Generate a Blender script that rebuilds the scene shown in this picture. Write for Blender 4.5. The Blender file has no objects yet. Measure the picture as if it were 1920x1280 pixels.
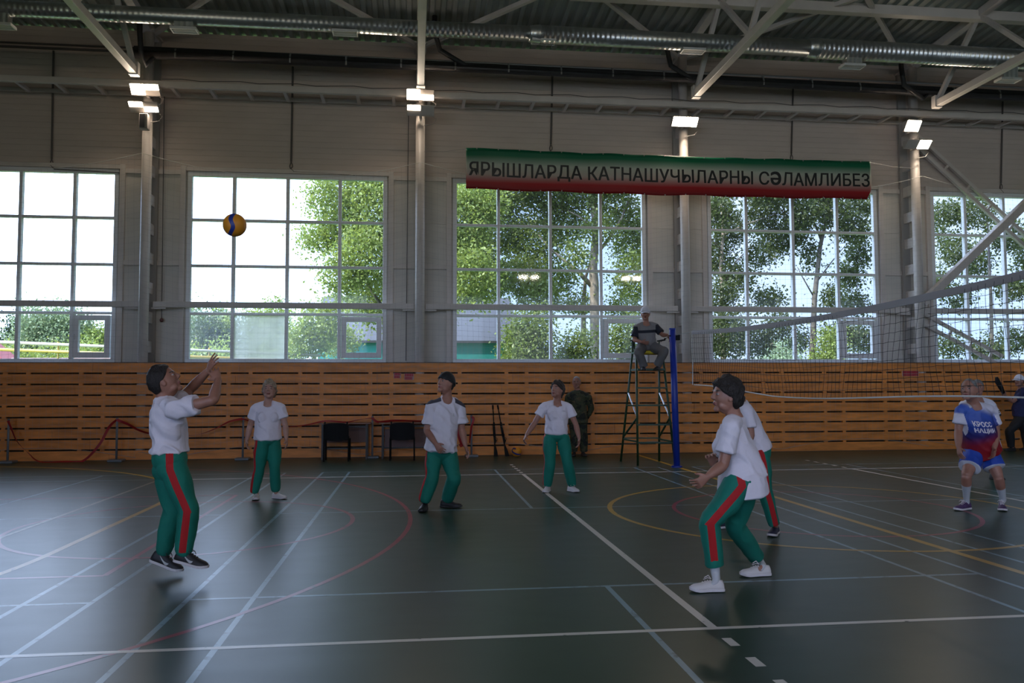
import bpy, bmesh, math, random
import numpy as np
from mathutils import Vector, Matrix, noise
rnd = random.Random(7)
V = Vector
S = bpy.context.scene
COL = S.collection

# ------------------------------------------------------------------ camera
CF, PITCH, YAW, ROLL = 1525.8, 0.054780, 0.119252, 0.003169
CP = V((-4.8597, -4.9818, 1.5119))
_r0 = V((math.cos(YAW), -math.sin(YAW), 0)); _f0 = V((math.sin(YAW), math.cos(YAW), 0)); _z = V((0, 0, 1))
CFW = _z*math.sin(PITCH) + _f0*math.cos(PITCH)
_up = _z*math.cos(PITCH) - _f0*math.sin(PITCH)
CRT = _r0*math.cos(ROLL) - _up*math.sin(ROLL)
CUP = _r0*math.sin(ROLL) + _up*math.cos(ROLL)
cam = bpy.data.cameras.new('camera')
cam.sensor_width = 36; cam.lens = CF/1920*36; cam.clip_end = 800; cam.clip_start = 0.05
camo = bpy.data.objects.new('camera', cam); COL.objects.link(camo)
camo.matrix_world = Matrix(((CRT.x, CUP.x, -CFW.x, CP.x), (CRT.y, CUP.y, -CFW.y, CP.y), (CRT.z, CUP.z, -CFW.z, CP.z), (0, 0, 0, 1)))
S.camera = camo
def ray(px, py): return CFW + CRT*((px-960)/CF) + CUP*((640-py)/CF)
def at(px, py, dep): return CP + ray(px, py)*dep                 # a measured point at a known distance
def G(px, py, z=0.0):
    d = ray(px, py); return CP + d*((z-CP.z)/d.z)                  # on a level plane
def onY(px, py, Y):
    d = ray(px, py); return CP + d*((Y-CP.y)/d.y)
def onX(px, py, X):
    d = ray(px, py); return CP + d*((X-CP.x)/d.x)
def gy(px, Y, z=0.0):                                             # point at picture column px on the line (y = Y, z)
    py = 850.0
    for _ in range(30):
        P = onY(px, py, Y); py += (P.z-z)/depth(P)*CF
    return onY(px, py, Y)
def depth(P): return (P-CP).dot(CFW)
def gz(px, dep, z=0.0):                                            # level-plane point at picture column px, distance dep
    py = 900.0
    for _ in range(30):
        P = at(px, py, dep); py += (P.z-z)/dep*CF
    return at(px, py, dep)

# ------------------------------------------------------------------ world, sun, exposure
W = bpy.data.worlds.new('sky'); S.world = W; W.use_nodes = True
nt = W.node_tree; nt.nodes.clear()
def N(t, k, **kw):
    n = t.nodes.new(k)
    for a, b in kw.items(): setattr(n, a, b)
    return n
wo = N(nt, 'ShaderNodeOutputWorld'); bg = N(nt, 'ShaderNodeBackground'); tc = N(nt, 'ShaderNodeTexCoord')
sep = N(nt, 'ShaderNodeSeparateXYZ'); cr = N(nt, 'ShaderNodeValToRGB'); nz = N(nt, 'ShaderNodeTexNoise')
mx = N(nt, 'ShaderNodeMix', data_type='RGBA')
nt.links.new(tc.outputs['Generated'], sep.inputs[0]); nt.links.new(sep.outputs['Z'], cr.inputs[0])
e = cr.color_ramp.elements
e[0].position = 0.0; e[0].color = (0.20, 0.24, 0.16, 1)
e[1].position = 1.0; e[1].color = (0.30, 0.48, 1.0, 1)
a = e.new(0.02); a.color = (0.46, 0.64, 1.0, 1)
a = e.new(0.30); a.color = (0.42, 0.59, 1.0, 1)
nz.inputs['Scale'].default_value = 2.2; nz.inputs['Detail'].default_value = 5
cr2 = N(nt, 'ShaderNodeValToRGB'); cr2.color_ramp.elements[0].position = 0.42; cr2.color_ramp.elements[1].position = 0.62
nt.links.new(tc.outputs['Generated'], nz.inputs['Vector']); nt.links.new(nz.outputs[0], cr2.inputs[0])
nt.links.new(cr2.outputs[0], mx.inputs['Factor']); nt.links.new(cr.outputs[0], mx.inputs['A']); mx.inputs['B'].default_value = (.62, .75, 1, 1)
nt.links.new(mx.outputs['Result'], bg.inputs[0])
gl_ = N(nt, 'ShaderNodeMapRange', interpolation_type='SMOOTHSTEP')          # hazy glow on the sun's side of the sky
gl_.inputs['From Min'].default_value = -0.36; gl_.inputs['From Max'].default_value = 0.16; gl_.inputs['To Min'].default_value = 8.8; gl_.inputs['To Max'].default_value = 1.75
nt.links.new(sep.outputs['X'], gl_.inputs[0]); nt.links.new(gl_.outputs[0], bg.inputs[1]); nt.links.new(bg.outputs[0], wo.inputs[0])
bg.inputs[1].default_value = 4.9
sun = bpy.data.lights.new('sun', 'SUN'); sun.energy = 8.0; sun.angle = 0.02; sun.color = (1, 0.95, 0.86)
suno = bpy.data.objects.new('sun', sun); COL.objects.link(suno)
suno.rotation_euler = V((1.0, 0.42, -1.05)).to_track_quat('-Z', 'Y').to_euler()
vs = S.view_settings; S.display_settings.display_device = 'sRGB'
vs.view_transform = 'Standard'; vs.look = 'None'; vs.gamma = 1.0; vs.use_curve_mapping = False
vs.exposure = -0.06
S.cycles.max_bounces = 8; S.cycles.diffuse_bounces = 4; S.cycles.glossy_bounces = 4; S.cycles.transparent_max_bounces = 24
S.cycles.caustics_reflective = False; S.cycles.caustics_refractive = False
S.cycles.use_denoising = True
S.cycles.sample_clamp_indirect = 6.0

# ------------------------------------------------------------------ materials
def mat(name, col, rough=0.6, metal=0.0, var=0.0, vscale=6.0, bump=0.0, bscale=40.0, spec=0.5, emit=None, stretch=(1, 1, 1), island=0.0, trans=0.0, sheen=0.0):
    m = bpy.data.materials.new(name); m.use_nodes = True; t = m.node_tree; p = t.nodes['Principled BSDF']
    p.inputs['Base Color'].default_value = (*col, 1); p.inputs['Roughness'].default_value = rough
    p.inputs['Metallic'].default_value = metal; p.inputs['Specular IOR Level'].default_value = spec
    if sheen: p.inputs['Sheen Weight'].default_value = sheen
    if emit: p.inputs['Emission Color'].default_value = (*emit[0], 1); p.inputs['Emission Strength'].default_value = emit[1]
    co = N(t, 'ShaderNodeTexCoord'); mp = N(t, 'ShaderNodeMapping'); mp.inputs['Scale'].default_value = stretch
    t.links.new(co.outputs['Object'], mp.inputs[0])
    last = None
    if var or island:
        hsv = N(t, 'ShaderNodeHueSaturation'); hsv.inputs['Color'].default_value = (*col, 1)
        add = N(t, 'ShaderNodeMath', operation='ADD'); add.inputs[0].default_value = 1.0; add.inputs[1].default_value = 0
        if var:
            n = N(t, 'ShaderNodeTexNoise'); n.inputs['Scale'].default_value = vscale; n.inputs['Detail'].default_value = 6
            t.links.new(mp.outputs[0], n.inputs['Vector'])
            mr = N(t, 'ShaderNodeMapRange'); mr.inputs['From Min'].default_value = 0.3; mr.inputs['From Max'].default_value = 0.7
            mr.inputs['To Min'].default_value = 1-var; mr.inputs['To Max'].default_value = 1+var
            t.links.new(n.outputs[0], mr.inputs[0]); t.links.new(mr.outputs[0], add.inputs[0])
        if island:
            g = N(t, 'ShaderNodeNewGeometry'); mr = N(t, 'ShaderNodeMapRange')
            mr.inputs['To Min'].default_value = -island; mr.inputs['To Max'].default_value = island
            t.links.new(g.outputs['Random Per Island'], mr.inputs[0]); t.links.new(mr.outputs[0], add.inputs[1])
        t.links.new(add.outputs[0], hsv.inputs['Value']); t.links.new(hsv.outputs[0], p.inputs['Base Color'])
    if bump:
        n = N(t, 'ShaderNodeTexNoise'); n.inputs['Scale'].default_value = bscale; n.inputs['Detail'].default_value = 4
        t.links.new(mp.outputs[0], n.inputs['Vector'])
        b = N(t, 'ShaderNodeBump'); b.inputs['Strength'].default_value = bump; b.inputs['Distance'].default_value = 0.02
        t.links.new(n.outputs[0], b.inputs['Height']); t.links.new(b.outputs[0], p.inputs['Normal'])
    return m
def prin(m): return m.node_tree.nodes['Principled BSDF']

# ------------------------------------------------------------------ mesh helpers
class MB:
    def __init__(s): s.v = []; s.f = []; s.mi = []; s.cur = 0
    def add(s, vs, fs):
        b = len(s.v); s.v.extend([tuple(x) for x in vs])
        for f in fs: s.f.append(tuple(b+i for i in f)); s.mi.append(s.cur)
        return s
    def box(s, x0, x1, y0, y1, z0, z1):
        return s.add([(x0, y0, z0), (x1, y0, z0), (x1, y1, z0), (x0, y1, z0), (x0, y0, z1), (x1, y0, z1), (x1, y1, z1), (x0, y1, z1)],
                     [(0, 3, 2, 1), (4, 5, 6, 7), (0, 1, 5, 4), (1, 2, 6, 5), (2, 3, 7, 6), (3, 0, 4, 7)])
    def bar(s, a, b, w, h, up=(0, 0, 1)):                           # square bar from a to b, w across, h along up
        a = V(a); b = V(b); t = (b-a).normalized(); u = V(up); sd = t.cross(u)
        if sd.length < 1e-4: sd = t.cross(V((0, 1, 0)))
        sd.normalize(); u = sd.cross(t).normalized(); vs = []
        for P in (a, b):
            for i, j in ((-1, -1), (1, -1), (1, 1), (-1, 1)): vs.append(P+sd*(i*w/2)+u*(j*h/2))
        return s.add(vs, [(3, 2, 1, 0), (4, 5, 6, 7), (0, 1, 5, 4), (1, 2, 6, 5), (2, 3, 7, 6), (3, 0, 4, 7)])
    def tube(s, pts, r, seg=8, closed=False):
        pts = [V(p) for p in pts]; n = len(pts); rr = r if isinstance(r, (list, tuple)) else [r]*n; rings = []; pu = None
        for i, P in enumerate(pts):
            t = (pts[min(i+1, n-1)]-pts[max(i-1, 0)]).normalized()
            if pu is None: pu = V((0, 0, 1)) if abs(t.z) < .9 else V((0, 1, 0))
            sd = t.cross(pu).normalized(); pu = sd.cross(t).normalized()
            rings.append([P+(sd*math.cos(2*math.pi*k/seg)+pu*math.sin(2*math.pi*k/seg))*rr[i] for k in range(seg)])
        vs = [q for R in rings for q in R]; fs = []
        for i in range(n-1):
            for k in range(seg): fs.append((i*seg+k, i*seg+(k+1) % seg, (i+1)*seg+(k+1) % seg, (i+1)*seg+k))
        fs.append(tuple(range(seg-1, -1, -1))); fs.append(tuple((n-1)*seg+k for k in range(seg)))
        return s.add(vs, fs)
    def ellipsoid(s, c, ax, ay, az, nu=14, nv=9):                   # ax, ay, az: axis vectors
        c = V(c); ax = V(ax); ay = V(ay); az = V(az); vs = [c+az]
        for i in range(1, nv):
            th = math.pi*i/nv
            for k in range(nu):
                ph = 2*math.pi*k/nu; vs.append(c+az*math.cos(th)+(ax*math.cos(ph)+ay*math.sin(ph))*math.sin(th))
        vs.append(c-az); fs = []
        for k in range(nu): fs.append((0, 1+k, 1+(k+1) % nu))
        for i in range(nv-2):
            for k in range(nu): fs.append((1+i*nu+k, 1+(i+1)*nu+k, 1+(i+1)*nu+(k+1) % nu, 1+i*nu+(k+1) % nu))
        L = len(vs)-1; b = 1+(nv-2)*nu
        for k in range(nu): fs.append((L, b+(k+1) % nu, b+k))
        return s.add(vs, fs)
    def mesh(s, name, mats, smooth=False):
        me = bpy.data.meshes.new(name); me.from_pydata(s.v, [], s.f)
        for m in (mats if isinstance(mats, (list, tuple)) else [mats]): me.materials.append(m)
        if max(s.mi, default=0): me.polygons.foreach_set('material_index', s.mi)
        if smooth: me.polygons.foreach_set('use_smooth', [True]*len(me.polygons))
        me.update(); return me
    def build(s, name, mats, parent=None, smooth=False, bevel=0):
        o = bpy.data.objects.new(name, s.mesh(name, mats, smooth)); COL.objects.link(o)
        if parent is not None: o.parent = parent; o.matrix_parent_inverse = parent.matrix_basis.inverted()
        if bevel:
            md = o.modifiers.new('bevel', 'BEVEL'); md.width = bevel; md.segments = 2; md.limit_method = 'ANGLE'
        return o
def tag(o, label, cat, group=None, kind=None):
    if label: o['label'] = label
    if cat: o['category'] = cat
    if group: o['group'] = group
    if kind: o['kind'] = kind
    return o
def thing(name, label, cat, loc=(0, 0, 0), group=None, kind=None):
    o = bpy.data.objects.new(name, None); COL.objects.link(o); o.location = loc; o.empty_display_size = .1
    return tag(o, label, cat, group, kind)
def struct(o): o['kind'] = 'structure'; return o
def dup(root, off, label=None):
    def cp(o, par):
        c = o.copy(); COL.objects.link(c); c.parent = par
        for ch in list(o.children): cp(ch, c)
        return c
    r = cp(root, root.parent); r.location = V(root.location)+V(off)
    if label: r['label'] = label
    return r
def smooth(a, b, x):
    t = min(1, max(0, (x-a)/(b-a))); return t*t*(3-2*t)
# ================================================================== THE HALL
XL, XR, YB, YF = -19.0, 21.0, -12.0, 13.5
COLX = [-16.40, -10.55, -4.75, 1.30, 7.02, 12.85]
WIN = [(-15.6, -14.5, -13.3, -12.2, -11.35), (-9.78, -8.85, -7.69, -6.54, -5.55), (-3.94, -2.95, -1.74, -.55, .47),
       (2.10, 3.0, 4.17, 5.3, 6.27), (7.8, 8.66, 9.70, 10.9, 12.0), (13.6, 14.6, 15.7, 16.9, 17.9)]
ROWS = (2.1, 3.12, 4.18, 5.20, 6.2)
ZE = 9.40
def zroof(y): return ZE + 0.06*min(13.5-y, y+12.0)
m_panel = mat('wall_panel', (0.56, 0.475, 0.42), 0.45, var=.05, vscale=1.2, stretch=(1, 1, 3))
m_pier = mat('pier_panel', (0.60, 0.56, 0.50), 0.5, var=.05, vscale=1.5, stretch=(1, 1, 4))
m_frame = mat('window_frame_white', (0.72, 0.73, 0.74), 0.35)
m_steel = mat('painted_steel', (0.60, 0.545, 0.50), 0.45, var=.06, vscale=3)
m_backing = mat('backing_wall', (0.10, 0.10, 0.10), 0.8, var=.2)
m_roof = mat('roof_deck', (0.30, 0.33, 0.31), 0.45, metal=.3, var=.1, vscale=1)

# floor ------------------------------------------------------------
def floor_material(name, col, rough=.28, paint=0.0):
    m = mat(name, col, rough, spec=.13); t = m.node_tree; p = prin(m); L = t.links
    co = N(t, 'ShaderNodeTexCoord')
    def noi(sc, stretch, det=5):
        mp = N(t, 'ShaderNodeMapping'); mp.inputs['Scale'].default_value = stretch; L.new(co.outputs['Object'], mp.inputs[0])
        n = N(t, 'ShaderNodeTexNoise'); n.inputs['Scale'].default_value = sc; n.inputs['Detail'].default_value = det; L.new(mp.outputs[0], n.inputs['Vector']); return n
    n1 = noi(.7, (1, 1, 1)); n2 = noi(2.2, (1, 2.2, 1), 7)
    mr = N(t, 'ShaderNodeMapRange'); mr.inputs['From Min'].default_value = .3; mr.inputs['From Max'].default_value = .7
    mr.inputs['To Min'].default_value = rough-.012; mr.inputs['To Max'].default_value = rough+.015; L.new(n2.outputs[0], mr.inputs[0]); L.new(mr.outputs[0], p.inputs['Roughness'])
    hsv = N(t, 'ShaderNodeHueSaturation'); hsv.inputs['Color'].default_value = (*col, 1)
    mr2 = N(t, 'ShaderNodeMapRange'); mr2.inputs['To Min'].default_value = .94; mr2.inputs['To Max'].default_value = 1.06; L.new(n1.outputs[0], mr2.inputs[0]); L.new(mr2.outputs[0], hsv.inputs['Value'])
    base = hsv.outputs[0]
    if paint: p.inputs['Specular IOR Level'].default_value = .2
    if paint:                                                      # worn line paint lets the floor show through
        n3 = noi(9.0, (1, 1, 1), 10); cr_ = N(t, 'ShaderNodeValToRGB'); cr_.color_ramp.elements[0].position = .30; cr_.color_ramp.elements[1].position = .30+.001+paint
        L.new(n3.outputs[0], cr_.inputs[0]); mi = N(t, 'ShaderNodeMix', data_type='RGBA'); L.new(cr_.outputs[0], mi.inputs['Factor'])
        mi.inputs['A'].default_value = (*FLOORC, 1); L.new(base, mi.inputs['B']); base = mi.outputs['Result']
    else:                                                          # dark rubber scuffs of many directions
        for rot, sc in ((0.3, .8), (1.4, .6), (2.5, .9)):
            mp = N(t, 'ShaderNodeMapping'); mp.inputs['Rotation'].default_value = (0, 0, rot); mp.inputs['Scale'].default_value = (sc*.5, sc*9, 1); L.new(co.outputs['Object'], mp.inputs[0])
            n = N(t, 'ShaderNodeTexNoise'); n.inputs['Scale'].default_value = 1.3; n.inputs['Detail'].default_value = 3; n.inputs['Distortion'].default_value = .6; L.new(mp.outputs[0], n.inputs['Vector'])
            cr_ = N(t, 'ShaderNodeValToRGB'); cr_.color_ramp.elements[0].position = .73; cr_.color_ramp.elements[1].position = .76; L.new(n.outputs[0], cr_.inputs[0])
            mi = N(t, 'ShaderNodeMix', data_type='RGBA'); L.new(cr_.outputs[0], mi.inputs['Factor']); L.new(base, mi.inputs['A']); mi.inputs['B'].default_value = (.020, .032, .022, 1); base = mi.outputs['Result']
    L.new(base, p.inputs['Base Color'])
    b = N(t, 'ShaderNodeBump'); b.inputs['Strength'].default_value = .006; b.inputs['Distance'].default_value = .01
    L.new(n2.outputs[0], b.inputs['Height']); L.new(b.outputs[0], p.inputs['Normal'])
    return m
FLOORC = (0.030, 0.054, 0.036)
m_floor = floor_material('court_floor', FLOORC, .33)
floor = struct(MB().box(XL, XR, YB, YF, -.12, 0).build('floor', m_floor))
m_white = floor_material('line_white', (0.60, 0.56, 0.50), .3, .05)
m_yel = floor_material('line_yellow', (0.42, 0.24, 0.02), .3, .06)
m_red = floor_material('line_red', (0.26, 0.025, 0.04), .3, .10)
m_blue = floor_material('line_blue', (0.16, 0.26, 0.31), .3, .14)
LZ = [0.0004]
def fline(pts, w, m, closed=False):
    """a painted band on the floor following pts (x, y)"""
    mb = MB(); P = [V((x, y, 0)) for x, y in pts]; n = len(P); vs = []; z = LZ[0]; LZ[0] += .000012
    for i in range(n):
        a = P[(i-1) % n] if closed else P[max(i-1, 0)]; b = P[(i+1) % n] if closed else P[min(i+1, n-1)]
        t = (b-a).normalized(); sd = V((-t.y, t.x, 0))*w/2
        for k in (P[i]+sd, P[i]-sd): vs.append((k.x, k.y, z))
    fs = [(2*i, 2*i+1, (2*i+3) % (2*n), (2*i+2) % (2*n)) for i in range(n if closed else n-1)]
    o = mb.add(vs, fs).build('court_line', m, floor); return o
def arc(cx, cy, r, a0, a1, n=64): return [(cx+r*math.cos(math.radians(a0+(a1-a0)*i/n)), cy+r*math.sin(math.radians(a0+(a1-a0)*i/n))) for i in range(n+1)]
# badminton courts (pale blue), net line at y = 3.12
for x0 in (-13.21, -6.46, .29):
    x1 = x0+6.10; c = (x0+x1)/2
    for x in (x0, x0+.46, x1-.46, x1): fline([(x, -3.58), (x, 9.82)], .04, m_blue)
    for y in (-3.58, -2.82, 1.14, 5.10, 9.06, 9.82): fline([(x0, y), (x1, y)], .04, m_blue)
    fline([(c, -3.58), (c, 1.14)], .04, m_blue); fline([(c, 5.10), (c, 9.82)], .04, m_blue)
# basketball (red)
for s_ in (-1, 1):
    fline([(s_*13.1, 2.0), (s_*7.33, 2.0), ], .05, m_red); fline([(s_*13.1, 6.9), (s_*7.33, 6.9)], .05, m_red); fline([(s_*7.33, 2.0), (s_*7.33, 6.9)], .05, m_red)
    fline(arc(s_*7.33, 4.45, 1.78, 0, 360)[:-1], .05, m_red, True)
    fline(arc(s_*11.75, 4.45, 6.85, (-90 if s_ < 0 else 90), (90 if s_ < 0 else 270)), .05, m_red)
fline(arc(0, 4.45, 1.72, 0, 360)[:-1], .05, m_red, True)
# handball and centre marks (yellow)
for s_ in (-1, 1):
    pl = arc(-14.15, 5.95, 6, 90, 0, 40)+arc(-14.15, 2.95, 6, 0, -90, 40)
    fline([(s_*-1*-x if s_ > 0 else x, y) for x, y in pl], .07, m_yel)
fline([(0, -8), (0, 12.6)], .08, m_yel)
fline(arc(0, 4.5, 2.5, 0, 360)[:-1], .06, m_yel, True)
# volleyball (white)
fline([(-9, 0), (9, 0)], .05, m_white); fline([(-9, 9), (9, 9)], .05, m_white)
for x in (-3, 3): fline([(x, 0), (x, 9)], .06, m_white)
m_worn = floor_material('line_worn', (0.28, 0.23, 0.17), .3, .26)
for x in (-9, 9): fline([(x, 0), (x, 9)], .05, m_worn)
for x in (-3, 3):
    for k in range(5):
        y = .2+.35*k; fline([(x, -y), (x, -y-.15)], .06, m_white); fline([(x, 9+y), (x, 9+y+.15)], .06, m_white)

# front wall: sandwich panels, piers, windows -----------------------
def ribbed(mb, x0, x1, z0, z1, y0, y1, pitch=.5, groove=.012):
    z = z0
    while z < z1-1e-4:
        zz = min(z+pitch, z1); mb.box(x0, x1, y0, y1, z, zz-groove*.5); z = zz
    mb.box(x0, x1, y0+.02, y1, z0, z1)
def wall_with_windows(name, yf, yb, flip=False):
    mb = MB(); ribbed(mb, XL, XR, ROWS[-1]+.06, ZE, yf, yb, .127, .007)
    mb.cur = 1
    edges = [XL]+[q for w in WIN for q in (w[0]-.03, w[-1]+.03)]+[XR]
    for i in range(0, len(edges), 2): ribbed(mb, edges[i], edges[i+1], ROWS[0]-.04, ROWS[-1]+.06, yf, yb, 1.05, .012)
    mb.cur = 2; mb.box(XL, XR, yf+(.02 if yb > yf else 0), yb, 0, ROWS[0]-.04)
    return struct(mb.build(name, [m_panel, m_pier, m_backing]))
wf = wall_with_windows('wall_front', YF, YF+.16)
wb = MB(); mb = wb
wb.box(XL, XR, YB-.16, YB, 0, 2.0); wb.box(XL, XR, YB-.16, YB, 6.4, ZE)
for i in range(7): wb.box(XL+i*6.2-.8, XL+i*6.2+.8, YB-.16, YB, 2.0, 6.4)
struct(wb.build('wall_back', m_panel))
m_side = mat('side_wall', (0.30, 0.29, 0.28), 0.6, var=.05)
for nm, x0, x1 in (('wall_left', XL-.16, XL), ('wall_right', XR, XR+.16)):
    mb = MB(); mb.box(x0, x1, YB-.16, YF+.16, 0, ZE)
    mb.add([(x0, YB-.16, ZE), (x0, YF+.16, ZE), (x0, .75, zroof(.75)+.05), (x1, YB-.16, ZE), (x1, YF+.16, ZE), (x1, .75, zroof(.75)+.05)], [(0, 1, 2), (3, 5, 4), (0, 3, 4, 1), (1, 4, 5, 2), (2, 5, 3, 0)])
    struct(mb.build(nm, m_side))
# ceiling: trapezoidal steel deck, ribs along y
mb = MB(); prof = []; x = XL-.2
while x < XR+.2: prof += [(x, 0), (x+.09, 0), (x+.12, .06), (x+.21, .06)]; x += .24
ys = [YF+.3, .75, YB-.3]; vs = []
for y in ys: vs += [(px_, y, zroof(y)+h_) for px_, h_ in prof]
n = len(prof); fs = [(j*n+i, j*n+i+1, (j+1)*n+i+1, (j+1)*n+i) for j in range(2) for i in range(n-1)]
mb.add(vs, fs)
vs = [(XL-.3, y, zroof(y)+.09+dz) for dz in (0, .15) for y in ys]+[(XR+.3, y, zroof(y)+.09+dz) for dz in (0, .15) for y in ys]
mb.add(vs, [(0, 1, 7, 6), (1, 2, 8, 7), (3, 9, 10, 4), (4, 10, 11, 5), (0, 3, 4, 1), (1, 4, 5, 2), (6, 7, 10, 9), (7, 8, 11, 10), (0, 6, 9, 3), (2, 5, 11, 8)])
struct(mb.build('ceiling', m_roof))

# windows
def glass_material(name, tint=(.96, .98, .97), haze=.03, hazecol=(.8, .85, .85)):
    m = bpy.data.materials.new(name); m.use_nodes = True; t = m.node_tree; t.nodes.clear(); L = t.links
    o = N(t, 'ShaderNodeOutputMaterial'); tr = N(t, 'ShaderNodeBsdfTransparent'); tr.inputs[0].default_value = (*tint, 1)
    gl = N(t, 'ShaderNodeBsdfGlossy'); gl.inputs['Roughness'].default_value = .03
    fr = N(t, 'ShaderNodeFresnel'); fr.inputs[0].default_value = 1.45; a_ = N(t, 'ShaderNodeMixShader'); L.new(fr.outputs[0], a_.inputs[0]); L.new(tr.outputs[0], a_.inputs[1]); L.new(gl.outputs[0], a_.inputs[2])
    ts = N(t, 'ShaderNodeBsdfTranslucent'); ts.inputs[0].default_value = (*hazecol, 1)
    b_ = N(t, 'ShaderNodeMixShader'); L.new(a_.outputs[0], b_.inputs[1]); L.new(ts.outputs[0], b_.inputs[2])
    co = N(t, 'ShaderNodeTexCoord'); n = N(t, 'ShaderNodeTexNoise'); n.inputs['Scale'].default_value = 2.5; n.inputs['Detail'].default_value = 6; L.new(co.outputs['Object'], n.inputs['Vector'])
    mr = N(t, 'ShaderNodeMapRange'); mr.inputs['To Min'].default_value = haze*.4; mr.inputs['To Max'].default_value = haze*1.6; L.new(n.outputs[0], mr.inputs[0]); L.new(mr.outputs[0], b_.inputs[0])
    L.new(b_.outputs[0], o.inputs[0]); return m
m_glass = glass_material('window_glass', haze=.006)
m_frost = glass_material('frosted_glass', (.93, .94, .88), .60, (.64, .63, .57))
m_handle = mat('handle_white', (.6, .6, .6), .4)
def window(i, xs, y=YF):
    w = thing('window_%d' % i, None, None, ((xs[0]+xs[-1])/2, y, ROWS[0]), kind='structure')
    f = MB(); t = .035; z0, z1 = ROWS[0], ROWS[-1]; y0, y1 = y-.02, y+.09
    f.box(xs[0]-.06, xs[-1]+.06, y0, y1, z0-.06, z0+.03); f.box(xs[0]-.06, xs[-1]+.06, y0, y1, z1-.03, z1+.07)
    f.box(xs[0]-.06, xs[0]+.03, y0, y1, z0+.03, z1-.03); f.box(xs[-1]-.03, xs[-1]+.06, y0, y1, z0+.03, z1-.03)
    for x in xs[1:-1]: f.box(x-t, x+t, y0, y1, z0+.03, z1-.03)
    for z in ROWS[1:-1]:
        for a_, b_ in zip(xs[:-1], xs[1:]): f.box(a_+.03, b_-.03, y0+.005, y1-.005, z-.03, z+.03)
    f.build('window_frame', m_frame, w, bevel=.006)
    # opening casement in the lower right pane
    c = MB(); a_, b_ = xs[-2]+.05, xs[-1]-.05; c0, c1 = z0+.05, ROWS[1]-.05; y2 = y-.045
    for bx in ((a_, a_+.11, c0, c1), (b_-.11, b_, c0, c1), (a_+.11, b_-.11, c0, c0+.12), (a_+.11, b_-.11, c1-.11, c1)): c.box(bx[0], bx[1], y2, y+.06, bx[2], bx[3])
    co = c.build('casement', m_frame, w, bevel=.006)
    MB().box(a_+.03, a_+.055, y2-.04, y2, (c0+c1)/2-.07, (c0+c1)/2+.05).build('window_handle', m_handle, co)
    g = MB()
    for r in range(4):
        for k in range(4):
            if i == 2 and r == 0 and k == 1: continue
            g.add([(xs[k], y+.04, ROWS[r]), (xs[k+1], y+.04, ROWS[r]), (xs[k+1], y+.04, ROWS[r+1]), (xs[k], y+.04, ROWS[r+1])], [(0, 1, 2, 3)])
    g.build('pane', m_glass, w)
    if i == 2: MB().box(xs[1], xs[2], y+.035, y+.045, ROWS[0], ROWS[1]).build('frosted_pane', m_frost, w)['label'] = 'frosted glass pane'
    MB().box(xs[0]-.1, xs[-1]+.1, y-.10, y, z0-.085, z0-.062).build('window_sill', m_frame, w)
    return w
for i, xs in enumerate(WIN): window(i+1, xs)
# steel trims around the piers: posts beside the windows and two rails between them
k = 1
for i, xs in enumerate(WIN):
    mb = MB()
    for x in (xs[0]-.15, xs[-1]+.15):
        mb.box(x-.055, x+.055, YF-.07, YF, ROWS[0]-.06, ROWS[-1]+.18)
    mb.box(xs[0]-.2, xs[-1]+.2, YF-.05, YF, ROWS[-1]+.08, ROWS[-1]+.17)
    nx = WIN[i+1][0] if i+1 < len(WIN) else XR
    for z in (4.22, 6.24):
        if i+1 < len(WIN): mb.box(xs[-1]+.2, nx-.2, YF-.05, YF, z-.05, z+.05)
    struct(mb.build('trim_%d' % k, m_steel)); k += 1
# plywood board cladding on the lower wall, with ventilation slots
m_wood = mat('plywood', (0.72, 0.245, 0.040), .5, var=.22, vscale=2.2, stretch=(1, 1, 5), island=.07, bump=.05, bscale=14)
clad = MB(); pitch = .2262; bh = .192; YC = 12.82; PW = 1.478
for r in range(9):
    z = .012+r*pitch; x = XL+rnd.uniform(0, 1.5)
    while x < XR:
        x2 = min(x+PW*rnd.choice((2, 2, 1)), XR); clad.box(x+.0015, x2-.0015, YC, YC+.018, z, z+bh if r < 8 else 2.018); x = x2
for r in range(8):
    z = .012+r*pitch+bh; x = XL+.3
    while x < XR-1.6:
        for a_, b_ in ((0, .08), (1.03, 1.11), ): clad.box(x+a_, x+b_, YC+.006, YC+.05, z-.02, z+pitch-bh+.02)
        x += PW
wc = struct(clad.build('wall_front_cladding', m_wood)); wc['label'] = 'horizontal plywood boards with dark slots'
st = MB(); x = XL+.3
while x < XR: st.box(x, x+.05, YC+.02, YC+.07, 0, 2.0); st.box(x+1.05, x+1.09, YC+.02, YC+.07, 0, 2.0); x += PW
st.build('stud', m_wood, wc)
MB().box(XL, XR, YC-.012, 13.0, 2.02, 2.035).build('ledge', mat('ledge_dark', (.16, .08, .04), .5), wc)
MB().box(XL, XR, 13.22, 13.49, 2.0, 2.03).build('ledge', m_backing, wc)
MB().box(XL, XR, YC-.03, YC, 0, .012).build('floor_edge', mat('edge', (.10, .055, .03), .6), wc)

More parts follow.
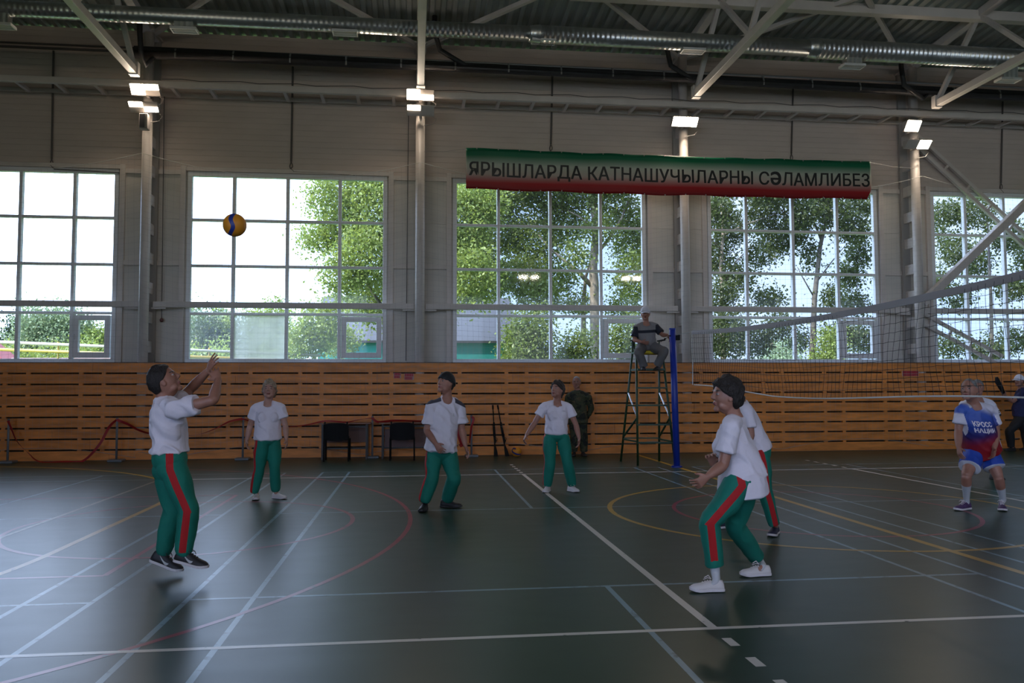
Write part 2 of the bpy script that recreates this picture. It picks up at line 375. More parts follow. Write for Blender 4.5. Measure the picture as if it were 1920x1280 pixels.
# columns: round front tube, flat rear chord, batten plates ---------
m_rear = mat('painted_steel_shaded', (0.36, 0.33, 0.30), .6)  # darker than the other steel: shade behind the tube put into the colour
names = ['leftmost', 'second from left', 'third from left', 'fourth from left', 'fifth from left']
labs = {1: 'white latticed steel column carrying a black loudspeaker, leftmost in view', 2: 'white round steel column standing between the tree window and the frosted pane window',
        3: 'white latticed steel column directly behind the seated referee and blue post', 4: 'white latticed steel column from which the diagonal cross braces start',
        0: None, 5: None}
for i, x in enumerate(COLX):
    if i in (0, 5): continue
    c = thing('steel_column', labs[i], 'column', (x, 13.1, 0), 'steel columns along the window wall')
    MB().tube([(x, 12.96, 0.0), (x, 12.96, 9.13)], .102, 20).build('column_tube', m_steel, c, True)
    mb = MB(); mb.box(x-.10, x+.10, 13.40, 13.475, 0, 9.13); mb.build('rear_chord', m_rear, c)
    z = .35; bt = MB()
    while z < 7.6: bt.box(x-.045, x+.045, 13.05, 13.40, z, z+.24); z += .635
    bt.build('batten_plates', m_steel, c)
    MB().box(x-.14, x+.14, 12.8, 13.47, 9.13, 9.16).build('cap_plate', m_steel, c)
    MB().box(x-.13, x+.13, 12.86, 13.47, 0, .02).build('base_plate', m_steel, c)
# girt tube crossing the windows
for i in range(1, len(COLX)-1):
    x0, x1 = COLX[i]+.02, COLX[i+1]-.02
    lab = {1: 'white square steel rail crossing the window left of the tree filled window', 2: 'white square steel rail crossing the tree window under the banner', 3: 'white square steel rail crossing the window behind the volleyball net end', 4: 'white square steel rail crossing the rightmost window behind the braces'}[i]
    r = thing('window_rail', lab, 'rail', (x0, 13.08, 3.25), 'horizontal rails at mid window height')
    MB().box(x0+.10, x1-.10, 13.15, 13.27, 3.225, 3.35).build('rail_tube', m_steel, r, bevel=.01)
    MB().box(x0+.06, x0+.35, 13.18, 13.24, 3.19, 3.225).build('rail_bracket', m_steel, r); MB().box(x1-.35, x1-.06, 13.18, 13.24, 3.19, 3.225).build('rail_bracket', m_steel, r)
r = thing('window_rail', 'white square steel rail crossing the leftmost window', 'rail', (-18, 13.08, 3.25), 'horizontal rails at mid window height')
MB().box(XL, COLX[1]-.12, 13.15, 13.27, 3.225, 3.35).build('rail_tube', m_steel, r, bevel=.01)
MB().box(COLX[1]-.47, COLX[1]-.12, 13.18, 13.24, 3.19, 3.225).build('rail_bracket', m_steel, r)

# ladder girder just under the eaves
gd = thing('ladder_girder', 'long pale steel ladder girder running along the wall above the windows', 'girder', (0, 12.75, 7.9))
MB().box(XL, XR, 12.62, 12.72, 7.84, 7.97).build('front_chord', m_steel, gd, bevel=.008)
MB().box(XL, XR, 13.38, 13.46, 7.90, 7.98).build('rear_chord', m_steel, gd)
x = XL+.4
while x < XR:
    MB().box(x-.035, x+.035, 12.72, 13.38, 7.87, 7.94).build('rung', m_steel, gd) if -14.5 < x < 13 else None
    x += .78
# roof trusses ------------------------------------------------------
def truss(x, lab):
    t = thing('roof_truss', lab, 'truss', (x, 12.9, 7.9), 'steel roof trusses')
    MB().bar((x, 12.15, 7.94), (x, -11.5, 7.94), .15, .15).build('bottom_chord', m_steel, t, bevel=.01)
    zt = lambda y: zroof(y)-.16
    MB().bar((x, 13.35, zt(13.35)-.08), (x, .75, zt(.75)), .16, .16).build('top_chord', m_steel, t)
    MB().bar((x, .75, zt(.75)), (x, -11.8, zt(-11.8)), .16, .16).build('top_chord', m_steel, t)
    y = 12.05; up = True
    while y > -10.5:
        y2 = y-1.45
        a_, b_ = ((x, y, 8.0), (x, y2, zt(y2)-.06)) if up else ((x, y, zt(y)-.06), (x, y2, 8.0))
        MB().bar(a_, b_, .09, .09).build('web', m_steel, t); y = y2; up = not up
    MB().box(x-.09, x+.09, 12.0, 12.14, 7.85, 8.12).build('end_plate', m_steel, t)
    return t
tl = {1: 'pale steel roof truss above the leftmost floodlights', 2: 'pale steel roof truss seen end on above the second column', 3: 'pale steel roof truss above the middle of the banner', 4: 'pale steel roof truss at the far upper right'}
for i in range(1, 5): truss(COLX[i], tl[i])
# longitudinal beam on the top chord nodes and the roof braces
b = MB().box(-1.8, XR, 10.5, 10.68, zroof(10.6)-.36, zroof(10.6)-.16).build('roof_beam', m_steel, bevel=.01)
tag(b, 'long pale steel beam at the upper right edge under the roof', 'beam')
for i in (1, 2, 3):
    xa, xb = COLX[i], COLX[i+1]; xm = (xa+xb)/2
    for (p, q, s_) in (((xa+.1, 13.0), (xm-.1, 10.2), 'left'), ((xb-.1, 13.0), (xm+.1, 10.2), 'right')):
        o = MB().bar((p[0], p[1], 9.15), (q[0], q[1], 9.38), .09, .09).build('roof_brace', m_steel)
        tag(o, {1: 'between the leftmost and second trusses', 2: 'between the second and third trusses', 3: 'between the third and fourth trusses'}[i] and 'slender pale roof brace rising %s from a column top between %s' % ('rightward' if s_ == 'left' else 'leftward', {1: 'first and second columns', 2: 'second and third columns', 3: 'third and fourth columns'}[i]), 'brace', 'diagonal roof braces')
# cross bracing in the rightmost bay
o = MB().bar((7.16, 13.06, 3.45), (11.9, 13.06, 7.65), .18, .18, (0, 1, 0)).build('cross_brace', m_steel, bevel=.01)
tag(o, 'thick square steel brace rising rightward across the rightmost window', 'brace')
def ladder_brace(a, b, lab, n):
    t = thing('cross_brace', lab, 'brace', a); a = V(a); b = V(b); d = (b-a).normalized(); s_ = d.cross(V((0, 1, 0))).normalized()*.115
    for k in (-1, 1): MB().bar(a+s_*k, b+s_*k, .08, .08, (0, 1, 0)).build('brace_chord', m_steel, t)
    for i in range(n):
        P = a.lerp(b, (i+.5)/n); MB().bar(P-s_, P+s_, .05, .05, (0, 1, 0)).build('brace_rung', m_steel, t)
ladder_brace((7.25, 13.34, 7.55), (11.7, 13.34, 3.7), 'ladder shaped double brace falling rightward from the fourth column top', 8)
ladder_brace((7.28, 13.34, 3.15), (9.35, 13.34, 2.1), 'short ladder shaped double brace falling rightward below the window rail', 4)

# ventilation duct with outlets -------------------------------------
m_galv = mat('galvanised', (0.50, 0.51, 0.50), .32, metal=.9, var=.10, vscale=5)
t = m_galv.node_tree; wv = N(t, 'ShaderNodeTexWave', wave_type='BANDS', bands_direction='X'); wv.inputs['Scale'].default_value = 3.1
co = N(t, 'ShaderNodeTexCoord'); t.links.new(co.outputs['Object'], wv.inputs['Vector']); bp = N(t, 'ShaderNodeBump'); bp.inputs['Strength'].default_value = .5; bp.inputs['Distance'].default_value = .01
t.links.new(wv.outputs[0], bp.inputs['Height']); t.links.new(bp.outputs[0], prin(m_galv).inputs['Normal'])
duct = thing('ventilation_duct', 'long round galvanised spiral duct hanging under the roof', 'duct', (0, 10.75, 8.5))
DY = 10.75
def dz(x): return 8.53-.004*max(0, x)
segs = [(XL+.1, -2.5, .15), (-2.5, 3.35, .175), (3.35, XR-.1, .205)]
for x0, x1, r in segs: MB().tube([(x0+.06, DY, dz(x0)), (x1-.06, DY, dz(x1))], r, 28).build('duct_pipe', m_galv, duct, True)
for x, r0, r1 in ((-2.5, .15, .175), (3.35, .175, .205)): MB().tube([(x-.12, DY, dz(x)), (x-.10, DY, dz(x)), (x+.1, DY, dz(x)), (x+.12, DY, dz(x))], [r0, r0+.012, r1+.012, r1], 28).build('duct_joint', m_galv, duct, True)
m_grille = mat('grille', (.62, .62, .60), .5)
for px, py in ((0, 48), (346, 56), (647, 61), (1019, 77), (1299, 95), (1598, 124), (1890, 150)):
    P = onY(px, py, DY); x = P.x; z = P.z; r = .15 if x < -2.5 else .175 if x < 3.35 else .205
    MB().box(x-.17, x+.17, DY-.09, DY+.09, z+.02, dz(x)-r+.05).build('duct_collar', m_galv, duct)
    mb = MB(); mb.box(x-.24, x+.24, DY-.12, DY-.10, z-.03, z+.02); mb.box(x-.24, x+.24, DY+.10, DY+.12, z-.03, z+.02); mb.box(x-.24, x-.22, DY-.10, DY+.10, z-.03, z+.02); mb.box(x+.22, x+.24, DY-.10, DY+.10, z-.03, z+.02)
    mb.box(x-.22, x+.22, DY-.1, DY+.1, z, z+.02)
    for j in range(5): mb.box(x-.22, x+.22, DY-.085+j*.04, DY-.075+j*.04, z-.02, z)
    mb.build('outlet_grille', m_grille, duct)
# dark radiant heater line
m_dark = mat('dark_steel', (.028, .026, .026), .45, var=.2); m_clip = mat('clip_steel', (.35, .34, .33), .4, metal=.6)
ht = thing('radiant_heater', 'long black radiant heater tube hanging in front of the upper wall', 'heater', (0, 12.45, 8.4))
hz = lambda x: 8.48-.014*max(0, x)
MB().tube([(-10.75, 12.5, hz(0)), (0, 12.5, hz(0)), (7, 12.5, hz(7)), (14, 12.5, hz(12))], .10, 14).build('heater_tube', m_dark, ht, True)
mb = MB(); mb.add([(-10.7, 12.36, 8.50), (14, 12.36, 8.33), (14, 12.46, 8.46), (-10.7, 12.46, 8.63), (-10.7, 12.64, 8.50), (14, 12.64, 8.33), (14, 12.54, 8.46), (-10.7, 12.54, 8.63)], [(0, 1, 2, 3), (3, 2, 6, 7), (7, 6, 5, 4)]); mb.build('reflector', m_dark, ht)
x = -9.85
while x < 13: MB().tube([(x, 12.395, hz(x)-.09), (x, 12.39, hz(x)), (x, 12.41, hz(x)+.09), (x, 12.5, hz(x)+.13)], .02, 6).build('hanger', m_clip, ht); x += 1.17
MB().tube([(-10.2, 12.75, 8.72), (13, 12.75, 8.68)], .025, 8).build('feed_pipe', m_clip, ht)
for px in (262, 815, 1250, 1690):
    a_ = onY(px, {262: 60, 815: 60, 1250: 90, 1690: 128}[px], 12.2); 
    b_ = V((a_.x+(.0 if px == 262 else .12), 12.3, a_.z-.35)); c_ = V((b_.x+(.05 if px == 262 else .55), 12.45, b_.z-.25))
    MB().tube([a_+V((0, 0, .35)), a_, b_, c_, V((c_.x+.2, 12.5, hz(c_.x)))], .055, 10).build('flue', m_dark, ht, True)

# floodlights -------------------------------------------------------
m_lamp = mat('led_panel', (.9, .9, .85), .3, emit=((1.0, .82, .64), 120.0)); m_off = mat('led_off', (.45, .42, .40), .35); m_house = mat('lamp_housing', (.50, .46, .43), .45, metal=.3)
def flood(x0, x1, z0, z1, lit, step, lab, tilt=.10):
    t = thing('floodlight', lab, 'floodlight', ((x0+x1)/2, 12.6, z0), 'floodlights on the columns')
    xm = (x0+x1)/2; zm = (z0+z1)/2; h = z1-z0
    MB().add([(x0, 12.5, z1+.02), (x1, 12.5, z1+.02), (x1, 12.72, z1+.02), (x0, 12.72, z1+.02), (x0, 12.5, z1), (x1, 12.5, z1), (x1, 12.66, z0), (x0, 12.66, z0), (x0, 12.72, z0), (x1, 12.72, z0)],
             [(0, 1, 2, 3), (0, 4, 5, 1), (4, 7, 6, 5), (2, 9, 8, 3), (7, 8, 9, 6), (0, 3, 8, 7, 4), (1, 5, 6, 9, 2)]).build('housing', m_house, t)
    for i, (a_, b_) in enumerate(((x0+.01, xm-.01), (xm+.01, x1-.01))):
        if lit[i]:
            zz0, zz1 = (z0, z1) if lit[i] == 1 else (zm, z1) if lit[i] == 2 else (z0, zm)
        else: zz0, zz1 = z0, z1
        f = lambda z: 12.66-.16*(z-z0)/h-.006
        MB().add([(a_, f(zz0), zz0), (b_, f(zz0), zz0), (b_, f(zz1), zz1), (a_, f(zz1), zz1)], [(0, 1, 2, 3)]).build('led_panel', m_lamp if lit[i] else m_off, t)
    MB().tube([(x1-.04, 12.7, z0), (x1+.05, 12.72, z0-.06), (x1-.02, 12.74, z0-.16), (xm+.06, 12.76, z0-.2)], .006, 5).build('cable', m_clip, t)
    MB().box(xm-.03, xm+.03, 12.7, 12.86, z0, z1).build('bracket', m_house, t)
flood(-10.79, -10.21, 7.66, 7.83, (1, 2), 0, 'lit twin floodlight, upper one on the leftmost column')
flood(-10.81, -10.23, 7.30, 7.45, (2, 3), 0, 'lit twin floodlight above the loudspeaker, lower one on the leftmost column')
flood(-5.05, -4.46, 7.78, 7.95, (1, 3), 0, 'lit twin floodlight, upper one on the second column')
flood(-5.04, -4.45, 7.44, 7.60, (2, 0), 0, 'half lit twin floodlight, lower one on the second column')
flood(.92, 1.51, 7.40, 7.56, (1, 1), 0, 'lit floodlight on the column above the banner')
flood(6.57, 6.93, 7.48, 7.68, (1, 1), 0, 'small lit floodlight, upper one on the fourth column')
flood(6.57, 7.17, 7.07, 7.22, (0, 1), 0, 'half lit floodlight, lower one on the fourth column')
# unseen floodlights added on the opposite wall as warm light for the upper front wall
for x, w_ in zip(COLX[1:5], ('leftmost', 'second from the left', 'third from the left', 'rightmost')):
    t = thing('floodlight', 'added unseen twin floodlight high on the opposite wall behind the viewer, %s of four' % w_, 'floodlight', (x, YB+.5, 7.4), 'added floodlights on the opposite wall')
    MB().box(x-.62, x+.62, YB+.30, YB+.46, 7.25, 7.62).build('housing', m_house, t); MB().box(x-.05, x+.05, YB, YB+.3, 7.3, 7.5).build('bracket', m_house, t)
    for s_ in (-1, 1): MB().add([(x+s_*.31-.22, YB+.475, 7.33), (x+s_*.31+.22, YB+.475, 7.33), (x+s_*.31+.22, YB+.475, 7.53), (x+s_*.31-.22, YB+.475, 7.53)], [(0, 3, 2, 1)]).build('led_panel', m_lamp, t)
sp = thing('loudspeaker', 'small black loudspeaker mounted on the leftmost column under the floodlights', 'speaker', (-10.5, 12.6, 6.9))
MB().box(-10.60, -10.43, 12.56, 12.74, 6.92, 7.24).build('cabinet', mat('speaker_case', (.30, .27, .25), .5), sp, bevel=.01)
MB().box(-10.585, -10.485, 12.545, 12.56, 6.94, 7.22).build('grille', mat('speaker_grille', (.015, .015, .018), .6), sp)
MB().box(-10.53, -10.5, 12.72, 12.78, 7.0, 7.1).build('bracket', m_dark, sp)

# wall cables -------------------------------------------------------
m_cable = mat('cable_dark', (.10, .09, .085), .6)
for px, y0, y1, lab in ((97, 95, 310, 'dark vertical cable falling to the leftmost window'), (546, 125, 315, 'dark vertical cable falling to the window behind the flying ball'),
                   (1033, 140, 282, 'dark vertical cable falling behind the banner above the tree window'), (1484, 165, 300, 'dark vertical cable falling to the right part of the banner'), (1877, 190, 355, 'dark vertical cable ending above the rightmost window')):
    a_ = onY(px+3, y0, 13.465); b_ = onY(px, y1-12, 13.465); c_ = onY(px, y1, 13.46)
    mb = MB(); mb.tube([a_, b_], .022, 6); mb.tube([b_, b_+V((-.03, 0, -.1)), c_+V((-.02, 0, 0)), c_+V((.06, 0, -.08))], .012, 6); mb.tube([b_, b_+V((.03, 0, -.08)), c_+V((.03, 0, .03)), c_], .010, 6)
    if px < 600: mb.tube([c_+V((.05, 0, -.08)), (c_.x+1.4, 13.46, c_.z-.12)], .012, 6)
    tag(mb.build('cable', m_cable), lab, 'cable', 'vertical cables on the upper wall')
mb = MB(); mb.tube([(XL, 13.46, 8.99), (-10.6, 13.46, 8.99)], .02, 6); mb.tube([(XL, 13.46, 8.90), (-10.6, 13.46, 8.90)], .025, 6)
tag(mb.build('cable', m_cable), 'pair of dark horizontal cables high on the wall, far left', 'cable')
tag(MB().tube([(-10.2, 13.487, 8.93), (XR-.1, 13.487, 8.83)], .011, 6).build('cable', m_cable), 'long straight dark cable high on the wall behind the heater', 'cable')
mb = MB(); mb.tube([(-10.2, 12.70, 8.03)]+[(-10.2+i*.4, 12.70, 8.03+.02*math.sin(i*2.1)) for i in range(1, 55)], .008, 4)
tag(mb.build('cable', m_cable), 'thin dark drooping cable lying along the top of the ladder girder', 'cable')
for px, py0, py1, lab in ((308, 180, 600, 'thin dark cord hanging beside the leftmost column'), (766, 215, 676, 'thin dark cord hanging left of the second column')):
    a_ = onY(px, py0, 13.40); b_ = onY(px-5, py1, 13.40)
    c = thing('cord', lab, 'cord', tuple(b_)); MB().tube([a_, b_], .009, 5).build('line', m_cable, c)
    if px == 308: MB().ellipsoid(b_, (.04, 0, 0), (0, .04, 0), (0, 0, .045)).build('knob', mat('knob_red', (.10, .02, .02), .4), c, True)
# ================================================================== OUTSIDE
m_ground = mat('meadow', (0.10, 0.16, 0.03), .9, var=.4, vscale=.4)
gr = MB().box(-140, 140, YF+.2, 190, -.9, -.5).build('ground', m_ground); struct(gr)
def leaf_material(name, col, trans=(.25, .42, .06)):
    m = mat(name, col, .45, island=.45, spec=.4); t = m.node_tree; p = prin(m); L = t.links
    ts = N(t, 'ShaderNodeBsdfTranslucent'); ts.inputs[0].default_value = (*trans, 1); ms = N(t, 'ShaderNodeMixShader'); ms.inputs[0].default_value = .38
    o = [n for n in t.nodes if n.type == 'OUTPUT_MATERIAL'][0]; L.new(p.outputs[0], ms.inputs[1]); L.new(ts.outputs[0], ms.inputs[2]); L.new(ms.outputs[0], o.inputs[0]); return m
m_leafA = leaf_material('leaf_light', (0.22, 0.28, 0.075), (.34, .42, .08)); m_leafB = leaf_material('leaf_mid', (0.135, 0.175, 0.045), (.22, .29, .05)); m_leafC = leaf_material('leaf_dark', (0.062, 0.080, 0.024), (.10, .14, .03))
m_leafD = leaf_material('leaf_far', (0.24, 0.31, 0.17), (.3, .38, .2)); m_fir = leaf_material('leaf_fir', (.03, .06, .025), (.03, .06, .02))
m_bark = mat('bark_pale', (0.22, 0.18, 0.14), .8, var=.4, vscale=6, stretch=(1, 1, .5)); m_bark2 = mat('bark_grey', (0.10, 0.085, 0.07), .8, var=.4, vscale=8)
def leaves(blobs, n, size, seed=1):
    r = np.random.RandomState(seed); B = np.array(blobs, float); vol = (B[:, 3]*B[:, 4]*B[:, 5])**.8; k = r.choice(len(B), n, p=vol/vol.sum())
    d = r.normal(size=(n, 3)); d /= np.linalg.norm(d, axis=1)[:, None]; rad = r.uniform(.25, 1.0, n)**.5
    c = B[k, :3]+d*rad[:, None]*B[k, 3:6]
    # gather into twigs so gaps stay open
    tw = r.randint(0, n, n//14+1); j = r.randint(0, len(tw), n); same = r.uniform(size=n) < .72
    c[same] = c[tw[j[same]]]+r.normal(size=(same.sum(), 3))*size*2.6
    u = r.normal(size=(n, 3)); u /= np.linalg.norm(u, axis=1)[:, None]; w = np.cross(u, r.normal(size=(n, 3))); w /= np.linalg.norm(w, axis=1)[:, None]
    s = size*r.uniform(.6, 1.25, n)[:, None]; v = np.empty((n, 4, 3)); v[:, 0] = c-u*s*.6; v[:, 1] = c+w*s*.42; v[:, 2] = c+u*s*.7; v[:, 3] = c-w*s*.42
    return v.reshape(-1, 3)
def leafmesh(name, v, m, parent):
    n = len(v)//4; me = bpy.data.meshes.new(name); me.vertices.add(len(v)); me.vertices.foreach_set('co', v.astype(np.float32).ravel())
    me.loops.add(len(v)); me.loops.foreach_set('vertex_index', np.arange(len(v), dtype=np.int32)); me.polygons.add(n); me.polygons.foreach_set('loop_start', np.arange(0, len(v), 4, dtype=np.int32))
    me.materials.append(m); me.update(calc_edges=True); me.validate()
    o = bpy.data.objects.new(name, me); COL.objects.link(o); o.parent = parent; o.matrix_parent_inverse = parent.matrix_basis.inverted(); return o
def tree(name, lab, cat, base, trunk, blobs, n, size, lm, bm, seed=1, branches=(), r0=.2, group=None):
    t = thing(name, lab, cat, (base[0], base[1], -.5), group)
    if trunk:
        trunk = [(trunk[0][0], trunk[0][1], -.6)]+[q for q in trunk if q[2] > -.3]; m = len(trunk); mb = MB(); mb.tube([V(q) for q in trunk], [r0*(1-.75*i/(m-1)) for i in range(m)], 10)
        for br, rb in branches: mb.tube([V(q) for q in br], [rb*(1-.7*i/(len(br)-1)) for i in range(len(br))], 7)
        mb.build('trunk', bm, t, True)
    leafmesh('foliage', leaves(blobs, n, size, seed), lm, t); return t
def blob(px, py, Y, rx, rz, ry=None):
    P = onY(px, py, Y); return (P.x, P.y, P.z, rx, ry or rx*.8, rz)
def rb(lst, Y, seed, dy=1.5):
    r = random.Random(seed); return [blob(px, py, Y+r.uniform(-dy, dy), rx, rz) for px, py, rx, rz in lst]
# T1: light green tree in the second window and left part of the third
B1 = rb([(600, 370, .55, .8), (650, 350, 1.0, .9), (700, 400, 1.2, 1.2), (640, 430, 1.0, .9), (600, 450, .8, .5), (690, 480, 1.2, 1.1), (640, 520, .8, .8), (700, 560, 1.1, 1.0), (600, 610, .9, .8), (570, 640, .8, .7), (640, 640, .7, .7),
         (740, 330, 1.2, 1.3), (780, 450, 1.4, 1.5), (780, 580, 1.3, 1.3), (860, 420, 1.2, 1.5), (880, 520, 1.1, 1.2), (900, 380, 1.0, 1.0), (560, 650, .6, .4)], 26, 3)
T1b = onY(760, 700, 26)
tree('leafy_tree', 'light green leafy tree showing in the frosted pane window', 'tree', T1b, [(T1b.x, 26, -.6), (T1b.x+.1, 26, 3), (T1b.x-.2, 26.2, 6.5), (T1b.x, 26, 10)], B1, 70000, .10, m_leafA, m_bark2, 2,
     [([(T1b.x, 26, 3.2), (T1b.x-1.2, 25.8, 5), (T1b.x-2.6, 25.7, 7)], .09), ([(T1b.x, 26, 4.2), (T1b.x+1.2, 25.8, 6), (T1b.x+2, 25.7, 8)], .09)])
# T2: big poplar in the third window, pale forked trunk
Y2 = 29
B2 = rb([(890, 360, 1.2, 1.0), (960, 350, 1.3, 1.2), (1030, 360, 1.3, 1.1), (930, 430, 1.3, 1.2), (1000, 450, 1.3, 1.2), (1060, 420, 1.1, 1.0), (900, 520, 1.3, 1.0), (980, 520, 1.2, .9), (1040, 520, 1.0, .8), (1150, 380, 1.1, 1.1), (1185, 450, 1.0, 1.2),
         (1190, 520, .9, 1.0), (1100, 350, 1.1, 1.0), (1120, 430, .7, .6), (870, 470, 1.2, 1.2), (1240, 420, 1.2, 1.4), (1080, 480, .6, .6), (1000, 300, 1.6, 1.2), (1150, 300, 1.6, 1.2), (1050, 250, 2, 1.2), (1170, 580, .8, .7), (1010, 560, 1.0, .7), (1090, 570, .9, .4)], Y2, 5)
q = lambda px, py, y=Y2: onY(px, py, y)
tree('poplar_tree', 'big poplar with pale forked trunk filling the window under the banner', 'tree', q(1117, 700), [q(1118, 760), q(1117, 640), q(1116, 560), q(1112, 500), q(1118, 430), q(1108, 350), q(1112, 260)], B2, 85000, .105, m_leafB, m_bark, 6,
     [([q(1108, 535), q(1085, 510), q(1060, 490), q(1030, 465), q(1010, 440)], .11), ([q(1094, 640, Y2+1), q(1094, 570, Y2+1), q(1098, 520, Y2+.5), q(1110, 480)], .13), ([q(1115, 480), q(1140, 450), q(1165, 410), q(1180, 370)], .09), ([q(1112, 430), q(1085, 405), q(1065, 395)], .06)], .33)
# sunlit bush and climbing greenery at the foot of the third window
B3 = rb([(975, 650, .5, .8), (985, 620, .45, .6), (1005, 650, .55, .7), (1015, 610, .35, .5), (990, 680, .8, .5)], 21, 9, .4)
tree('bush', 'dense tall green bush at the bottom centre of the tree window', 'bush', onY(990, 700, 21), [onY(990, 730, 21), onY(990, 620, 21)], B3, 9000, .085, m_leafB, m_bark2, 9, (), .05)
B3 = rb([(1075, 650, .35, .45), (1085, 675, .5, .4), (1060, 670, .4, .4), (1095, 640, .3, .4), (1160, 640, .45, .6), (1180, 670, .5, .5), (1185, 610, .3, .4)], 21.5, 12, .4)
tree('bush', 'loose leafy bush behind the casement left of the referee', 'bush', onY(1120, 700, 21.5), [onY(1120, 730, 21.5), onY(1120, 650, 21.5)], B3, 6500, .08, m_leafB, m_bark2, 19, (), .05)
# T3/T4: birches in the fourth window
Y3 = 27
B4 = rb([(1345, 395, .8, .6), (1375, 430, .8, .7), (1340, 480, .7, .8), (1380, 520, .7, .6), (1350, 560, .7, .6), (1430, 400, .8, .7), (1460, 450, .9, .7), (1420, 480, .6, .5), (1440, 560, .7, .4), (1500, 400, .8, .6), (1360, 630, 1.0, .9), (1420, 640, .8, .6), (1500, 430, .5, .6), (1460, 610, .6, .5), (1340, 350, 1, .8), (1450, 350, 1.2, .8)], Y3, 21)
q = lambda px, py, y=Y3: onY(px, py, y)
tree('birch_tree', 'darker birch with thin trunk at the left of the window behind the net end', 'tree', q(1355, 700), [q(1357, 760), q(1355, 600), q(1352, 500), q(1356, 430), q(1350, 330)], B4, 36000, .095, m_leafC, m_bark, 22,
     [([q(1355, 540), q(1380, 490), q(1410, 460)], .05), ([q(1353, 470), q(1335, 450), q(1320, 440)], .04), ([q(1355, 440), q(1400, 420), q(1460, 400)], .05)], .15)
B5 = rb([(1560, 400, .8, .6), (1600, 430, .7, .6), (1610, 480, .5, .6), (1590, 520, .6, .5), (1620, 380, .7, .6), (1560, 560, .5, .5), (1520, 480, .35, .6), (1600, 570, .6, .5), (1580, 630, .7, .5), (1620, 640, .6, .6), (1500, 640, .5, .4), (1540, 360, .9, .6)], Y3+1, 31)
tree('birch_tree', 'birch with leaning trunk and sky gaps right of centre in the window behind the net', 'tree', q(1522, 700), [q(1519, 760), q(1524, 640), q(1527, 560), q(1538, 460), q(1550, 410), q(1556, 330)], B5, 17000, .10, m_leafC, m_bark2, 32,
     [([q(1530, 530), q(1560, 490), q(1585, 460)], .04), ([q(1528, 560), q(1505, 520), q(1495, 500)], .035), ([q(1540, 450), q(1528, 420), q(1520, 400)], .06)], .17)
B6 = rb([(1560, 650, .5, .8), (1545, 680, .6, .5)], 24, 33, .3)
tree('bush', 'small yellowish bush at the foot of the leaning birch', 'bush', onY(1555, 700, 24), [onY(1555, 730, 24), onY(1555, 660, 24)], B6, 3500, .08, m_leafA, m_bark2, 34, (), .04)
B7 = rb([(1770, 400, .8, .6), (1830, 400, .8, .7), (1790, 470, .7, .6), (1830, 490, .8, .7), (1760, 530, .7, .5), (1800, 560, .6, .5), (1890, 440, .7, .8), (1900, 540, .8, .5), (1780, 650, .7, .4), (1850, 660, .9, .5), (1900, 640, .7, .6), (1950, 480, 1, 1), (1760, 440, .4, .5)], Y3, 41)
tree('birch_tree', 'birch foliage seen through the braced rightmost window', 'tree', onY(1860, 700, Y3), [onY(1862, 760, Y3), onY(1858, 560, Y3), onY(1850, 380, Y3)], B7, 19000, .10, m_leafC, m_bark2, 42, (), .13)
# far tree line in the two left windows
r = random.Random(4)
def far(px, ptop, Y, w, lm, lab, n=15000, size=.17, nm='far_tree'):
    P = onY(px, ptop, Y); B = []; zt = P.z
    for k in range(9): f = k/8; B.append((P.x+r.uniform(-w, w)*.5*(1.1-f), Y+r.uniform(-1, 1), -.3+(zt-.3)*f, w*(.62-.34*f), w*.5, zt*.16))
    tree(nm, lab, 'tree', P, [(P.x, Y, -.6), (P.x, Y, zt*.8)], B, n, size, lm, m_bark2, int(px), (), .25, 'distant trees beyond the meadow')
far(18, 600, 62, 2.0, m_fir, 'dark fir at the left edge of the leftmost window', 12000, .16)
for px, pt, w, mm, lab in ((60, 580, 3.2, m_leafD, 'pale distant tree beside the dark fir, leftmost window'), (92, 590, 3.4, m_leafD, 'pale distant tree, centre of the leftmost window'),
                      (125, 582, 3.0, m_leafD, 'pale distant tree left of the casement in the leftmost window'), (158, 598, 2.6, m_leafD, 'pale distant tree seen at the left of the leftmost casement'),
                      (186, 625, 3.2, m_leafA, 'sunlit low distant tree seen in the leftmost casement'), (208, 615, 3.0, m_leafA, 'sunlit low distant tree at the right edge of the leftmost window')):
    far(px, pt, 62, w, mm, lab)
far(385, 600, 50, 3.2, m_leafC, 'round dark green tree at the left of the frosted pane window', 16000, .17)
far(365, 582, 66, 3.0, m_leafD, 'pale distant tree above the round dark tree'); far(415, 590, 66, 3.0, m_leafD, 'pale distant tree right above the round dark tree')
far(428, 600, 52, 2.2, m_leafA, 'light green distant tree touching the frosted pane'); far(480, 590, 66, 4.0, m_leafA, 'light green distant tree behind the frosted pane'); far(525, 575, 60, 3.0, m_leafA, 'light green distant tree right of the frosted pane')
far(1470, 640, 70, 5, m_leafD, 'low distant tree behind the fourth window'); 
for px, pt, lab in ((30, 640, 'low sunlit bush beside the house at the left window edge'), (75, 646, 'low sunlit bush behind the pipes, left of the leftmost window centre'), (120, 642, 'low sunlit bush behind the pipes, right of the leftmost window centre'),
                    (165, 644, 'low sunlit bush behind the pipes in the leftmost casement'), (212, 640, 'low sunlit bush behind the pipes at the right edge of the leftmost window'), (360, 648, 'low sunlit bush under the round dark tree'), (425, 644, 'low sunlit bush under the light tree by the frosted pane')):
    far(px, pt, 44, 2.4, m_leafA, lab, 6000, .13, 'bush')
